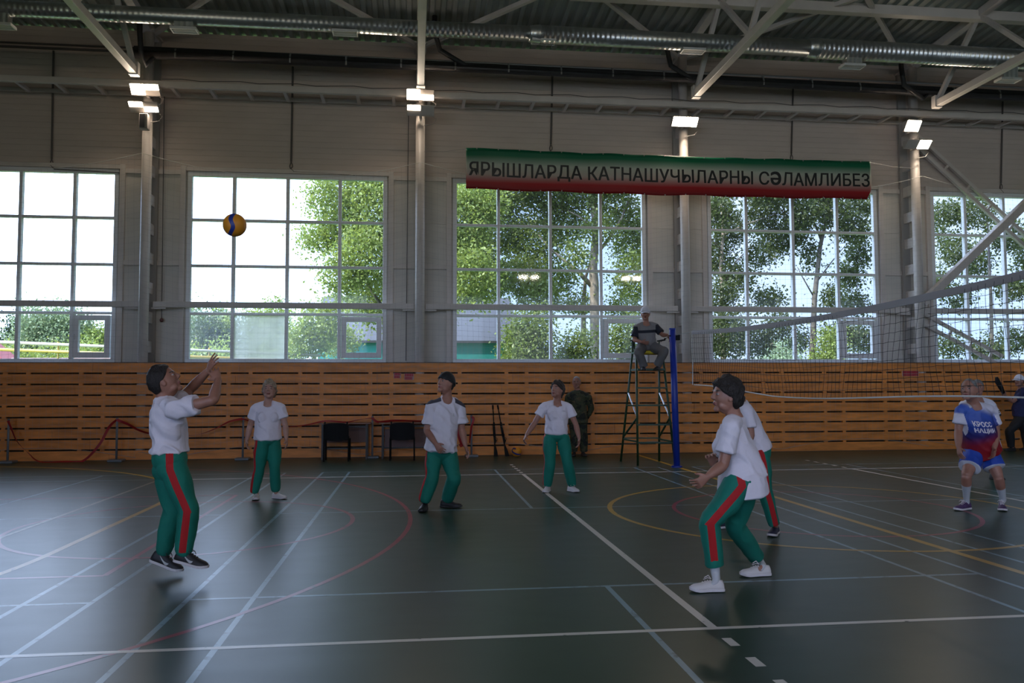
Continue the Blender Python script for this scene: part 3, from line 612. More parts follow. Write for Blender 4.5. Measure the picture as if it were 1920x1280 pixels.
# gas pipes on posts
m_pw = mat('pipe_white', (.45, .43, .36), .5); m_py = mat('pipe_yellow', (.45, .32, .05), .5)
for m_, ya, yb, nm, lab in ((m_pw, 641, 659, 'cream', 'cream outdoor pipe on posts, upper of the two'), (m_py, 655, 671, 'yellow', 'yellow outdoor gas pipe on posts, lower of the two')):
    a_ = onY(0, ya, 25); b_ = onY(420, yb, 25); d = (b_-a_)
    t = thing('gas_pipe', lab, 'pipe', tuple(a_)); MB().tube([a_-d*.4, a_+d*1.45], .055, 8).build('pipe', m_, t, True)
    if nm == 'yellow':
        for k in (-.2, .25, .5, .93, 1.3): P = a_+d*k; MB().tube([(P.x, 25.06, -.5), (P.x, 25.06, P.z+.35)], .035, 6).build('post', m_, t)
# houses and sheds
m_turq = mat('turquoise_sheet', (.02, .22, .21), .5, var=.1, vscale=3, stretch=(8, 1, 1)); m_rg = mat('grey_roof', (.05, .052, .058), .5, var=.08); m_rr = mat('red_roof', (.40, .08, .08), .6); m_wl = mat('house_wall', (.5, .3, .32), .8)
sh = thing('shed', 'turquoise shed with pale grey roof behind the leaves below the girt', 'shed', (-7, 31, -.5))
a_ = onY(596, 640, 31); b_ = onY(968, 640, 31); zt = onY(640, 551, 34).z; zl = onY(640, 636, 31).z
MB().box(a_.x, b_.x, 31, 36, -.5, zl).build('shed_wall', m_turq, sh)
MB().add([(a_.x-.2, 30.8, zl-.05), (b_.x+.2, 30.8, zl-.05), (b_.x+.2, 35, zt), (a_.x-.2, 35, zt), (a_.x-.2, 30.8, zl-.15), (b_.x+.2, 30.8, zl-.15), (b_.x+.2, 35, zt-.1), (a_.x-.2, 35, zt-.1), (a_.x, 36, -.5), (b_.x, 36, -.5)],
         [(0, 1, 2, 3), (4, 7, 6, 5), (0, 4, 5, 1), (0, 3, 7, 4), (1, 5, 6, 2), (3, 2, 9, 8)]).build('shed_roof', m_rg, sh)
hs = thing('house', 'small house with red roof and turquoise wall at the lower left window corner', 'house', (-20, 40, -.5))
a_ = onY(-70, 660, 40); b_ = onY(2, 660, 40); c_ = onY(-34, 636, 40)
MB().box(a_.x, b_.x, 40, 41.4, -.5, a_.z-.2).build('house_wall', m_turq, hs)
mb = MB(); mb.add([(a_.x-.3, 39.7, a_.z-.4), (b_.x+.5, 39.7, a_.z-.6), (c_.x, 39.7, c_.z), (a_.x-.3, 41.6, a_.z-.4), (b_.x+.5, 41.6, a_.z-.6), (c_.x, 41.6, c_.z)], [(0, 1, 2), (3, 5, 4), (0, 2, 5, 3), (1, 4, 5, 2), (0, 3, 4, 1)]); mb.build('house_roof', m_rr, hs)
b_ = onY(30, 671, 40); c_ = onY(215, 671, 40)
tag(MB().box(b_.x, c_.x, 39.5, 39.6, -.5, b_.z).build('fence', mat('fence_pink', (.42, .28, .26), .7, var=.1)), 'low reddish fence at the foot of the leftmost window view', 'fence')
# ================================================================== OBJECTS
# banner -------------------------------------------------------------
BY = 12.34
m_ban = bpy.data.materials.new('banner_print'); m_ban.use_nodes = True; t = m_ban.node_tree; p = prin(m_ban); p.inputs['Roughness'].default_value = .45
co = N(t, 'ShaderNodeTexCoord'); sp_ = N(t, 'ShaderNodeSeparateXYZ'); t.links.new(co.outputs['Object'], sp_.inputs[0])
mr = N(t, 'ShaderNodeMapRange'); mr.inputs['From Min'].default_value = -.46; mr.inputs['From Max'].default_value = .46; t.links.new(sp_.outputs['Z'], mr.inputs[0])
cr = N(t, 'ShaderNodeValToRGB'); t.links.new(mr.outputs[0], cr.inputs[0]); E_ = cr.color_ramp.elements
E_[0].position = 0; E_[0].color = (.30, .010, .016, 1); E_[1].position = 1; E_[1].color = (.0, .15, .07, 1)
for ps, c in ((.20, (.50, .022, .028)), (.40, (.62, .52, .48)), (.62, (.62, .64, .58)), (.84, (.012, .22, .11))):
    k = E_.new(ps); k.color = (*c, 1)
t.links.new(cr.outputs[0], p.inputs['Base Color'])
ts = N(t, 'ShaderNodeBsdfTranslucent'); ms = N(t, 'ShaderNodeMixShader'); ms.inputs[0].default_value = .42; t.links.new(cr.outputs[0], ts.inputs[0])
o_ = [n for n in t.nodes if n.type == 'OUTPUT_MATERIAL'][0]; t.links.new(p.outputs[0], ms.inputs[1]); t.links.new(ts.outputs[0], ms.inputs[2]); t.links.new(ms.outputs[0], o_.inputs[0])
x0, x1 = -3.77, 5.52
ban = thing('banner', 'green white red gradient banner with black Cyrillic lettering', 'banner', (0, BY, 6.19))
def bpt(u, v):                                                     # u 0..1 along, v 0..1 up
    x = x0+(x1-x0)*u; 
    if v < .25 and u > .97: x -= .10*(u-.97)/.03*(1-v*4)
    zb = 5.765-.035*math.sin(math.pi*u)+.012*math.sin(u*37)*(1-v); zt_ = 6.655-.03*math.sin(math.pi*u)-.02*u+.006*math.sin(u*60)
    y = BY+.018*math.sin(u*45+v*1.5)*(.3+v)*.6+.015*math.sin(u*19-v*3)+.05*(1-v)*math.sin(u*9)*.4
    return V((x, y, zb+(zt_-zb)*v))
mb = MB(); nu, nv = 260, 14
off = V((0, BY, 6.19))
mb.v = [tuple(bpt(i/nu, j/nv)-off) for j in range(nv+1) for i in range(nu+1)]
mb.f = [(j*(nu+1)+i, j*(nu+1)+i+1, (j+1)*(nu+1)+i+1, (j+1)*(nu+1)+i) for j in range(nv) for i in range(nu)]; mb.mi = [0]*len(mb.f)
cl = bpy.data.objects.new('banner_cloth', mb.mesh('banner_cloth', m_ban, True)); COL.objects.link(cl); cl.parent = ban
sd = cl.modifiers.new('thickness', 'SOLIDIFY'); sd.thickness = .003; sd.offset = 1
def text_mesh(s, mat_, name, width, height, fn, bold=.012, parent=None, space=1.0, schwa=None, heavy=0):
    """letters as thin mesh; fn(x, z) gives the 3D point of the text plane"""
    cu = bpy.data.curves.new(name, 'FONT'); cu.body = s; cu.size = 1; cu.offset = bold; cu.space_character = space; cu.resolution_u = 8
    o = bpy.data.objects.new(name, cu); COL.objects.link(o); bpy.context.view_layer.update()
    dg = bpy.context.evaluated_depsgraph_get(); me = bpy.data.meshes.new_from_object(o.evaluated_get(dg)); bpy.data.objects.remove(o)
    bm = bmesh.new(); bm.from_mesh(me)
    if schwa is not None:                                            # the schwa: a lower case e turned upside down in place of the O
        left = set(bm.verts); isl = []
        while left:
            st_ = [left.pop()]; I = set(st_)
            while st_:
                for e_ in st_.pop().link_edges:
                    for w_ in e_.verts:
                        if w_ not in I: I.add(w_); st_.append(w_); left.discard(w_)
            isl.append(I)
        isl.sort(key=lambda I: -sum(v.co.x for v in I)/len(I)); I = isl[schwa]
        bx_ = [min(v.co.x for v in I), max(v.co.x for v in I), min(v.co.y for v in I), max(v.co.y for v in I)]
        bmesh.ops.delete(bm, geom=list(I), context='VERTS')
        cu = bpy.data.curves.new('e', 'FONT'); cu.body = 'e'; cu.resolution_u = 6; oe = bpy.data.objects.new('e', cu); COL.objects.link(oe); bpy.context.view_layer.update()
        m2 = bpy.data.meshes.new_from_object(oe.evaluated_get(bpy.context.evaluated_depsgraph_get())); bpy.data.objects.remove(oe)
        b2 = bmesh.new(); b2.from_mesh(m2); ex_ = [v.co.x for v in b2.verts]; ey_ = [v.co.y for v in b2.verts]
        for v in b2.verts: v.co = V((bx_[1]-(v.co.x-min(ex_))/(max(ex_)-min(ex_))*(bx_[1]-bx_[0]), bx_[3]-(v.co.y-min(ey_))/(max(ey_)-min(ey_))*(bx_[3]-bx_[2]), 0))
        b2.to_mesh(m2); b2.free(); bm.from_mesh(m2)
    x_ = min(v.co.x for v in bm.verts)+.2; xe = max(v.co.x for v in bm.verts)
    while x_ < xe: bmesh.ops.bisect_plane(bm, geom=bm.verts[:]+bm.edges[:]+bm.faces[:], plane_co=(x_, 0, 0), plane_no=(1, 0, 0)); x_ += .2
    for y_ in (.1, .3, .5): bmesh.ops.bisect_plane(bm, geom=bm.verts[:]+bm.edges[:]+bm.faces[:], plane_co=(0, y_, 0), plane_no=(0, 1, 0))
    if heavy:                                                        # heavier strokes
        g0 = bm.verts[:]+bm.edges[:]+bm.faces[:]
        for dx, dy in ((heavy, heavy*.5), (-heavy, heavy*.5), (heavy, -heavy*.5), (-heavy, -heavy*.5)):
            r_ = bmesh.ops.duplicate(bm, geom=g0); bmesh.ops.translate(bm, verts=[q for q in r_['geom'] if isinstance(q, bmesh.types.BMVert)], vec=(dx, dy, 0))
    xs = [v.co.x for v in bm.verts]; zs = [v.co.y for v in bm.verts]; ax, bx = min(xs), max(xs); az_, bz = min(zs), max(zs)
    for v in bm.verts: v.co = fn((v.co.x-ax)/(bx-ax)*width, (v.co.y-az_)/(bz-az_)*height)
    bm.to_mesh(me); bm.free(); me.materials.clear(); me.materials.append(mat_)
    o = bpy.data.objects.new(name, me); COL.objects.link(o)
    if parent is not None: o.parent = parent; o.matrix_parent_inverse = parent.matrix_basis.inverted()
    return o
m_ink = mat('banner_ink', (.012, .013, .015), .45)
Lx = x0+.06; LW = (x1-.04)-Lx
def tfn(x, z):
    u = (Lx+x-x0)/(x1-x0); P = bpt(u, (.225+z)/.89); return V((Lx+x, P.y-.012, P.z))
tx = text_mesh('ЯРЫШЛАРДА КАТНАШУЧЫЛАРНЫ СОЛАМЛИБЕЗ', m_ink, 'banner_lettering', LW, .37, tfn, .0, ban, 1.0, 8, .017)
mb = MB()
for i in range(20):
    P = bpt((i+.5)/20, .985); mb.box(P.x-.012, P.x+.012, P.y-.01, P.y-.004, P.z-.012, P.z+.012); P = bpt((i+.5)/20, .015); mb.box(P.x-.012, P.x+.012, P.y-.01, P.y-.004, P.z-.012, P.z+.012)
mb.build('eyelets', m_clip, ban)
for a_, b_ in ((bpt(0, .98), V((COLX[2]+.08, 12.88, 6.70))), (bpt(1, .98), V((COLX[4]-.08, 12.88, 6.66)))): MB().tube([a_, a_.lerp(b_, .5)-V((0, 0, .03)), b_], .003, 5).build('tie_cord', m_clip, ban)
MB().tube([bpt(i/30, .99)+V((0, .01, .012)) for i in range(31)], .006, 5).build('banner_cord', m_clip, ban)

# protective net in front of the wall ----------------------------------
m_net = mat('net_white', (.30, .30, .30), .7); m_rope = mat('rope_white', (.62, .60, .56), .7)
def pnet(i, x0, x1, y, lab):
    t = thing('protective_net', lab, 'net', (x0, y, 0), 'fine protective nets along the wall'); mb = MB(); c = .125; w = .0011
    L = x1-x0; top = lambda x: 6.42-.42*4*((x-x0)/L)*(1-(x-x0)/L); bot = lambda x: .06+.22*abs(math.cos(math.pi*(x-x0)/L*1.5+i))
    n = int(L/c)
    for k in range(n+1):
        x = x0+L*k/n; pts = []
        for j in range(9): z = bot(x)+(top(x)-bot(x))*j/8; pts.append((x+.02*math.sin(z*1.3+x*2), y+.05*math.sin(z*.9+x*.7), z))
        for a_, b_ in zip(pts[:-1], pts[1:]): mb.add([(a_[0]-w, a_[1], a_[2]), (a_[0]+w, a_[1], a_[2]), (b_[0]+w, b_[1], b_[2]), (b_[0]-w, b_[1], b_[2])], [(0, 1, 2, 3)])
    z = .15
    while z < 6.4:
        for k in range(n):
            xa, xb = x0+L*k/n, x0+L*(k+1)/n
            f = lambda x: (bot(x)+(top(x)-bot(x))*z/6.4); za, zb = f(xa), f(xb)
            ya, yb_ = y+.05*math.sin(za*.9+xa*.7), y+.05*math.sin(zb*.9+xb*.7)
            mb.add([(xa, ya, za-w), (xb, yb_, zb-w), (xb, yb_, zb+w), (xa, ya, za+w)], [(0, 1, 2, 3)])
        z += c
    mb.build('mesh', m_net, t)
    MB().tube([(x0+L*k/40, y+.05*math.sin(top(x0+L*k/40)*.9+(x0+L*k/40)*.7), top(x0+L*k/40)) for k in range(41)], .007, 5).build('head_rope', m_rope, t)
    MB().tube([(x0+L*k/40, y, bot(x0+L*k/40)) for k in range(41)], .004, 5).build('foot_rope', m_net, t)
nl = ['fine white protective net left of the leftmost column', 'fine white protective net between the leftmost and second columns', 'fine white protective net between the second column and the referee column', 'fine white protective net between the referee column and the braced column', 'fine white protective net right of the braced column']
for i in range(5): pnet(i, COLX[i]+.02, COLX[i+1]-.02, 12.73, nl[i])

# volleyball posts and net --------------------------------------------
m_post = mat('post_blue', (.012, .035, .30), .4); m_black = mat('black_plastic', (.010, .010, .011), .75, spec=.2)
pst = thing('volleyball_post', 'tall blue volleyball post beside the referee stand', 'post', (0, 9.75, 0))
MB().tube([(-.02, 9.75, 0), (-.07, 9.75, 2.56)], .06, 20).build('post_tube', m_post, pst, True)
MB().tube([(-.07, 9.75, 2.56), (-.07, 9.75, 2.585)], .062, 16).build('post_cap', m_post, pst)
MB().box(-.02, .06, 9.70, 9.80, 2.36, 2.46).build('pulley', m_black, pst); MB().tube([(-.16, 9.72, 2.44), (-.05, 9.72, 2.44)], .012, 6).build('hook', m_black, pst)
MB().tube([(-.02, 9.75, 0), (-.02, 9.75, .03)], .10, 16).build('floor_collar', m_post, pst)
vn = thing('volleyball_net', 'black volleyball net with pale top tape stretching to the right', 'net', (0, 8.85, 1.4))
m_netb = mat('net_black', (.010, .010, .012), .6); m_tape = mat('tape_offwhite', (.24, .21, .195), .6)
ya, yb_ = 8.88, -.2
nzt = lambda y: 2.45-.13*4*((y-yb_)/(ya-yb_))*(1-(y-yb_)/(ya-yb_)); nzb = lambda y: 1.51-.13*min(1, (ya-y)/3.2)+.03*math.sin(y)
mb = MB(); nn = 91; w = .0021
jx = lambda y, z: .025*math.sin(z*4+y*1.7)
for k in range(nn+1):
    y = ya+(yb_-ya)*k/nn; P = []
    for j in range(11):
        z = nzb(y)+(nzt(y)-nzb(y))*j/10; P.append((jx(y, z), y+.012*math.sin(z*9+k), z))
    mb.tube(P, w, 4)
for j in range(1, 10):
    P = []
    for k in range(nn+1):
        y = ya+(yb_-ya)*k/nn; z = nzb(y)+(nzt(y)-nzb(y))*j/10-.006*abs(math.sin(k*1.57)); P.append((jx(y, z), y, z))
    mb.tube(P, w, 4)
mb.build('net_mesh', m_netb, vn)
mb = MB(); n = 60; vs = []
for k in range(n+1):
    y = ya+(yb_-ya)*k/n; z = nzt(y)
    for dx, dz_ in ((-.008, -.035), (.008, -.035), (.008, .035), (-.008, .035)): vs.append((dx+.006*math.sin(y*5), y, z+dz_))
fs = [(4*k+i, 4*k+(i+1) % 4, 4*k+4+(i+1) % 4, 4*k+4+i) for k in range(n) for i in range(4)]+[(3, 2, 1, 0), (4*n, 4*n+1, 4*n+2, 4*n+3)]
mb.add(vs, fs).build('top_tape', m_tape, vn)
MB().tube([(jx(ya+(yb_-ya)*k/60, 1.4), ya+(yb_-ya)*k/60, nzb(ya+(yb_-ya)*k/60)) for k in range(61)], .009, 6).build('bottom_cord', m_rope, vn)
MB().tube([(0, ya, nzt(ya)), (.01, ya, 2.0), (0, ya, nzb(ya))], .009, 6).build('side_cord', m_rope, vn)
MB().tube([(0, ya, nzt(ya)+.01), (-.03, 9.70, 2.45)], .004, 5).build('top_wire', m_clip, vn)

pst = thing('volleyball_post', 'blue volleyball post holding the near end of the net, right of the picture', 'post', (0, -.95, 0))
MB().tube([(0, -.95, 0), (0, -.95, 2.56)], .06, 20).build('post_tube', m_post, pst, True); MB().tube([(0, -.95, 2.56), (0, -.95, 2.585)], .062, 16).build('post_cap', m_post, pst); MB().tube([(0, -.95, 0), (0, -.95, .03)], .10, 16).build('floor_collar', m_post, pst)
MB().tube([(0, yb_, nzt(yb_)), (0, -.89, 2.47)], .004, 5).build('top_wire', m_clip, vn); MB().tube([(0, yb_, nzb(yb_)), (0, -.89, 1.42)], .004, 5).build('bottom_wire', m_clip, vn); MB().tube([(0, yb_, nzt(yb_)), (0, yb_, nzb(yb_))], .009, 6).build('side_cord', m_rope, vn)
# referee stand --------------------------------------------------------
m_gs = mat('green_stand', (.018, .055, .022), .45); m_chrome = mat('bare_steel', (.6, .6, .6), .25, metal=.9); m_ysf = mat('yellow_seat', (.55, .40, .01), .5)
rs = thing('referee_stand', 'tall green metal referee stand with yellow seat beside the blue post', 'referee stand', tuple(G(1216, 868)))
fA, fB, fC, fD = gz(1164, 16.3), gz(1196, 15.45), gz(1236, 16.3), gz(1266, 15.45)
tA, tB, tC, tD = at(1188, 640, 15.95), at(1193, 655, 15.6), at(1236, 655, 15.95), at(1243, 668, 15.6)
for a_, b_, in ((fA, tA), (fB, tB), (fC, tC), (fD, tD)): MB().tube([a_, b_], .022, 8).build('leg', m_gs, rs, True)
def onleg(a_, b_, z): return a_.lerp(b_, (z-a_.z)/(b_.z-a_.z))
for z in (1.47, 1.14, .77, .43): MB().bar(onleg(fB, tB, z), onleg(fD, tD, z), .045, .03).build('step', m_gs, rs)
for z in (1.12, .47): MB().bar(onleg(fA, tA, z), onleg(fC, tC, z), .035, .025).build('rung', m_gs, rs)
for (a1, a2, b1, b2) in ((fA, tA, fB, tB), (fC, tC, fD, tD)):
    for z in (1.13, .45): MB().bar(onleg(a1, a2, z), onleg(b1, b2, z), .03, .03).build('side_rail', m_gs, rs)
    P = onleg(a1, a2, .50); Q = onleg(b1, b2, .90); MB().tube([P, Q], .02, 8).build('brace', m_gs, rs)
    P = onleg(a1, a2, 1.38); MB().tube([P, Q], .013, 8).build('brace', m_chrome, rs)['label'] = 'bare steel folding brace'
zp = 1.82
PA, PB, PC, PD = (onleg(*k, zp) for k in ((fA, tA), (fB, tB), (fC, tC), (fD, tD)))
fr = (PB-PA)*.75
mb = MB(); q_ = [PA, PC, PD+fr*.25, PB+fr*.25]; mb.add([k-V((0, 0, .02)) for k in q_]+[k+V((0, 0, .02)) for k in q_], [(3, 2, 1, 0), (4, 5, 6, 7), (0, 1, 5, 4), (1, 2, 6, 5), (2, 3, 7, 6), (3, 0, 4, 7)]); mb.build('footrest', m_gs, rs)
zs_ = 2.20; SA, SB, SC, SD = (onleg(*k, zs_) for k in ((fA, tA), (fB, tB), (fC, tC), (fD, tD)))
c_ = (SA+SB+SC+SD)/4
ex = V((SC.x-SA.x, 0, 0))*.46; mb = MB(); mb.box(c_.x-.22, c_.x+.22, c_.y-.26, c_.y+.2, c_.z-.085, c_.z-.02); mb.build('seat', m_ysf, rs, bevel=.02)
for a_, b_ in ((SA, SC), (SB, SD), (SA, SB), (SC, SD)): MB().bar(a_-V((0, 0, .05)), b_-V((0, 0, .05)), .03, .03).build('seat_rail', m_gs, rs)
for s_, T in ((-1, tA), (1, tC)):
    P = V((c_.x+s_*.27, c_.y+.12, 2.2)); Q = V((c_.x+s_*.27, c_.y-.12, 2.38))
    MB().tube([P, V((P.x, P.y, 2.38))], .014, 6).build('arm_post', m_gs, rs); MB().box(P.x-.03, P.x+.03, c_.y-.2, c_.y+.18, 2.375, 2.40).build('armrest', m_black, rs, bevel=.006)
MB().box(c_.x-.22, c_.x+.22, c_.y+.19, c_.y+.21, 2.42, 2.62).build('backrest', m_ysf, rs, bevel=.008)
for s_ in (-1, 1): MB().tube([(c_.x+s_*.2, c_.y+.2, 2.18), (c_.x+s_*.2, c_.y+.2, 2.55)], .012, 6).build('back_post', m_gs, rs)

# tables, chairs -------------------------------------------------------
m_top = mat('table_top', (.22, .10, .055), .4); m_leg = mat('table_leg', (.03, .027, .025), .45); m_pan = mat('table_panel', (.20, .105, .09), .5)
def table(px0, px1, dep, lab, th=.022, pz=(.33, .70)):
    a_ = gy(px0, 12.38); b_ = gy(px1, 12.38); y = 12.38
    t = thing('table', lab, 'table', ((a_.x+b_.x)/2, y, 0), 'folding tables against the board wall'); x0_, x1_ = a_.x, b_.x
    MB().box(x0_-.08, x1_+.08, y-.02, y+.42, .75-th, .75+th*.2).build('tabletop', m_top, t, bevel=.004)
    for x in (x0_, x1_):
        for yy in (y, y+.36): MB().box(x-.018, x+.018, yy-.018, yy+.018, 0, .73).build('leg', m_leg, t)
        MB().box(x-.016, x+.016, y-.06, y+.40, .0, .03).build('foot', m_leg, t)
    MB().box(x0_+.03, x1_-.03, y+.34, y+.355, *pz).build('modesty_panel', m_pan, t)
    for z in (.66, .06+.15): MB().box(x0_+.02, x1_-.02, y+.0, y+.02, z, z+.03).build('crossbar', m_leg, t)
table(604, 687, 17.35, 'brown topped table against the boards, left of the two')
table(717, 806, 17.35, 'brown topped table behind the player in the black cap', pz=(.22, .60))
def chair(pxc, dep, lab):
    P = gy(pxc, 11.9); x, y = P.x, 11.92; t = thing('office_chair', lab, 'chair', (x, y, 0), 'black visitor chairs at the tables')
    for sx in (-1, 1):
        MB().tube([(x+sx*.245, y-.02, .0), (x+sx*.245, y+.03, .44), (x+sx*.22, y-.05, .60), (x+sx*.22, y-.08, .80)], .016, 8).build('leg', m_black, t, True)
        MB().tube([(x+sx*.245, y+.40, 0), (x+sx*.245, y+.36, .44), (x+sx*.245, y+.03, .44)], .016, 8).build('leg', m_black, t, True)
    mb = MB(); mb.box(x-.23, x+.23, y+.0, y+.44, .42, .49); mb.build('seat', m_black, t, bevel=.02)
    mb = MB(); 
    for k in range(10):
        a0, a1 = k/10*2-1, (k+1)/10*2-1; yy = lambda a: y-.11+.05*a*a; h = lambda a: .78-.05*a**4; l = lambda a: .42+.04*a**4
        mb.add([(x+.25*a0, yy(a0), l(a0)), (x+.25*a1, yy(a1), l(a1)), (x+.25*a1, yy(a1)-.03, h(a1)), (x+.25*a0, yy(a0)-.03, h(a0)), (x+.25*a0, yy(a0)+.04, l(a0)), (x+.25*a1, yy(a1)+.04, l(a1)), (x+.25*a1, yy(a1)+.01, h(a1)), (x+.25*a0, yy(a0)+.01, h(a0))],
               [(0, 1, 2, 3), (7, 6, 5, 4), (0, 4, 5, 1), (3, 2, 6, 7)]+([(0, 3, 7, 4)] if k == 0 else [])+([(1, 5, 6, 2)] if k == 9 else []))
    mb.build('backrest', m_black, t)
chair(630, 17.0, 'black chair at the left table, nearer the blond player'); chair(754, 17.0, 'black chair at the right table beside the man in the black cap')

# barrier posts with red tape ------------------------------------------
m_sp = mat('stanchion_grey', (.16, .17, .19), .45); m_tred = mat('red_tape', (.34, .012, .014), .5)
posts = []
for i, (px, lab) in enumerate(((14, 'grey barrier post with red tape at the far left edge'), (218, 'grey barrier post with red tape left of the ball setter'), (455, 'grey barrier post behind the blond player in white'),
                               (698, 'grey barrier post between the two black chairs'), (884, 'grey barrier post with hanging red tape beside the rifles'))):
    P = gy(px, 12.60); t = thing('barrier_post', lab, 'barrier post', tuple(P), 'grey barrier posts along the wall')
    MB().tube([P, P+V((0, 0, .86))], .022, 10).build('post', m_sp, t, True)
    MB().box(P.x-.14, P.x+.14, P.y-.13, P.y+.13, 0, .045).build('base', m_sp, t, bevel=.01)
    MB().ellipsoid(P+V((0, 0, .87)), (.028, 0, 0), (0, .028, 0), (0, 0, .022)).build('cap', m_sp, t, True); posts.append(P)
def ribbon(pts, w, lab, twist=0.0):
    """hanging tape: pts in world; a thin band with real thickness"""
    P = []; n = len(pts)
    for i in range(n-1):
        for s_ in range(6):
            u = s_/6; p0, p1, p2, p3 = (V(pts[max(0, min(n-1, i+d))]) for d in (-1, 0, 1, 2))
            P.append(.5*((2*p1)+(p2-p0)*u+(2*p0-5*p1+4*p2-p3)*u*u+(3*p1-p0-3*p2+p3)*u**3))
    P.append(V(pts[-1])); vs = []; m_ = len(P)
    for i, q in enumerate(P):
        t_ = (P[min(i+1, m_-1)]-P[max(i-1, 0)]).normalized(); a_ = twist*i*.25; u_ = t_.cross(V((0, 1, 0))).normalized(); b_ = t_.cross(u_); wd = (u_*math.cos(a_)+b_*math.sin(a_))*w/2; th = (u_*-math.sin(a_)+b_*math.cos(a_))*.0015
        vs += [q-wd-th, q+wd-th, q+wd+th, q-wd+th]
    fs = [(4*k+i, 4*k+(i+1) % 4, 4*k+4+(i+1) % 4, 4*k+4+i) for k in range(m_-1) for i in range(4)]+[(3, 2, 1, 0), (4*m_-4, 4*m_-3, 4*m_-2, 4*m_-1)]
    o = MB().add(vs, fs).build('barrier_tape', m_tred); return tag(o, lab, 'tape', 'red barrier tapes between the posts')
YT = posts[1].y-.03
o_ = lambda px, py: tuple(onY(px, py, YT))
T0, T1_, T2_, T3_, T4_ = (tuple(P+V((0, -.03, .85))) for P in posts)
ribbon([T0, o_(20, 800), o_(32, 827), o_(52, 848), (*onY(75, 853, YT)[:2], .02), (*onY(120, 855, YT)[:2], .015), (*onY(155, 854, YT)[:2], .02), o_(185, 835), o_(205, 800), T1_], .05, 'red tape sagging to the floor between the two leftmost posts', .3)
ribbon([T1_, o_(240, 795), o_(265, 808), o_(300, 815), o_(360, 816), o_(400, 805), o_(430, 790), T2_], .055, 'red tape passing behind the player reaching for the ball', .25)
ribbon([T2_, o_(480, 792), o_(520, 800), o_(570, 797), o_(610, 789), o_(650, 791), o_(675, 786), T3_], .03, 'red tape behind the blond player running over the left table', .5)
ribbon([T3_, o_(703, 788), o_(712, 791), o_(740, 788), o_(780, 789), o_(830, 790), o_(860, 784), T4_], .05, 'red tape lying over the right table top', .15)
ribbon([T4_, o_(888, 785), o_(884, 800), o_(882, 815), o_(880, 830)], .05, 'red tape end hanging from the rightmost post', .2)
# a loose bright red strip by the man in the cap
ribbon([o_(861, 785), o_(861, 800), o_(861, 812), o_(863, 822), o_(866, 832), o_(862, 836)], .09, 'short bright red strip beside the hanging hand of the capped man', .1)

# two air rifles leaning on the boards -----------------------------------
m_gun = mat('gun_black', (.008, .008, .009), .6, spec=.2); m_stock = mat('gun_stock', (.010, .009, .008), .7, spec=.2)
def rifle(b, tpt, lab):
    b = V(b); tpt = V(tpt); d = (tpt-b).normalized(); L = (tpt-b).length; sd = d.cross(V((0, 1, 0))).normalized(); f = V((0, -1, 0)); t = thing('air_rifle', lab, 'rifle', tuple(b), 'air rifles leaning on the boards')
    P = lambda u, s_=0: b+d*(L*u)+sd*s_
    MB().tube([P(.50), P(1.0)], .012, 8).build('barrel', m_gun, t, True)
    MB().tube([P(.92), P(1.0)], .018, 8).build('muzzle', m_gun, t, True)
    MB().tube([P(.38), P(.62)], .026, 8).build('receiver', m_gun, t, True)
    mb = MB(); o = V((0, .018, 0)); out = [(.0, .035), (.0, -.055), (.10, -.045), (.24, -.010), (.30, -.045), (.34, -.03), (.42, -.028), (.66, -.022), (.66, .016), (.40, .022), (.24, .016)]
    n = len(out); mb.add([P(u, s_)-o for u, s_ in out]+[P(u, s_)+o for u, s_ in out], [tuple(range(n)), tuple(range(2*n-1, n-1, -1))]+[(i, n+i, n+(i+1) % n, (i+1) % n) for i in range(n)]); mb.build('stock', m_stock, t)
    MB().tube([P(.36, -.03), P(.345, -.06), P(.32, -.065), P(.30, -.04)], .004, 5).build('trigger_guard', m_gun, t)
ba = gy(929, 12.60); rifle(ba+V((0, 0, 0)), onY(924, 759, 12.79), 'black air rifle standing nearly upright, left of the pair')
ba = gy(950, 12.60); rifle(ba, onY(933, 759, 12.79), 'black air rifle leaning leftward, nearer the ball on the floor')

# volleyballs --------------------------------------------------------------
def ball(c, r, rot, lab):
    c = V(c); m = bpy.data.materials.get('ball_cover')
    if not m:
        m = mat('ball_cover', (.72, .27, .015), .45, bump=.12, bscale=260); t = m.node_tree; pr = prin(m); co = N(t, 'ShaderNodeTexCoord'); s_ = N(t, 'ShaderNodeSeparateXYZ'); t.links.new(co.outputs['Object'], s_.inputs[0])
        def M(op, a_, b_=None, c_=None):
            n = N(t, 'ShaderNodeMath', operation=op)
            for i, k in enumerate((a_, b_, c_)):
                if k is None: continue
                if isinstance(k, (int, float)): n.inputs[i].default_value = k
                else: t.links.new(k, n.inputs[i])
            return n.outputs[0]
        # a curved S band round the ball, and a crosswise one behind
        off_ = M('MULTIPLY', M('SINE', M('MULTIPLY', s_.outputs['Z'], 42.0)), .012)
        d1 = M('ABSOLUTE', M('ADD', M('ADD', s_.outputs['X'], off_), .028)); b1 = M('LESS_THAN', d1, .0185)
        d2 = M('ABSOLUTE', M('ADD', s_.outputs['Z'], M('MULTIPLY', M('SINE', M('MULTIPLY', s_.outputs['Y'], 40.0)), .012))); b2 = M('MULTIPLY', M('LESS_THAN', d2, .018), M('GREATER_THAN', s_.outputs['Y'], .045))
        mi = N(t, 'ShaderNodeMix', data_type='RGBA'); t.links.new(M('MAXIMUM', b1, b2), mi.inputs['Factor']); mi.inputs['A'].default_value = (.72, .27, .015, 1); mi.inputs['B'].default_value = (.012, .03, .22, 1); t.links.new(mi.outputs['Result'], pr.inputs['Base Color'])
    o = MB().ellipsoid((0, 0, 0), (r, 0, 0), (0, r, 0), (0, 0, r), 40, 24).build('volleyball', m, None, True); o.location = c; o.rotation_euler = rot; return tag(o, lab, 'ball')
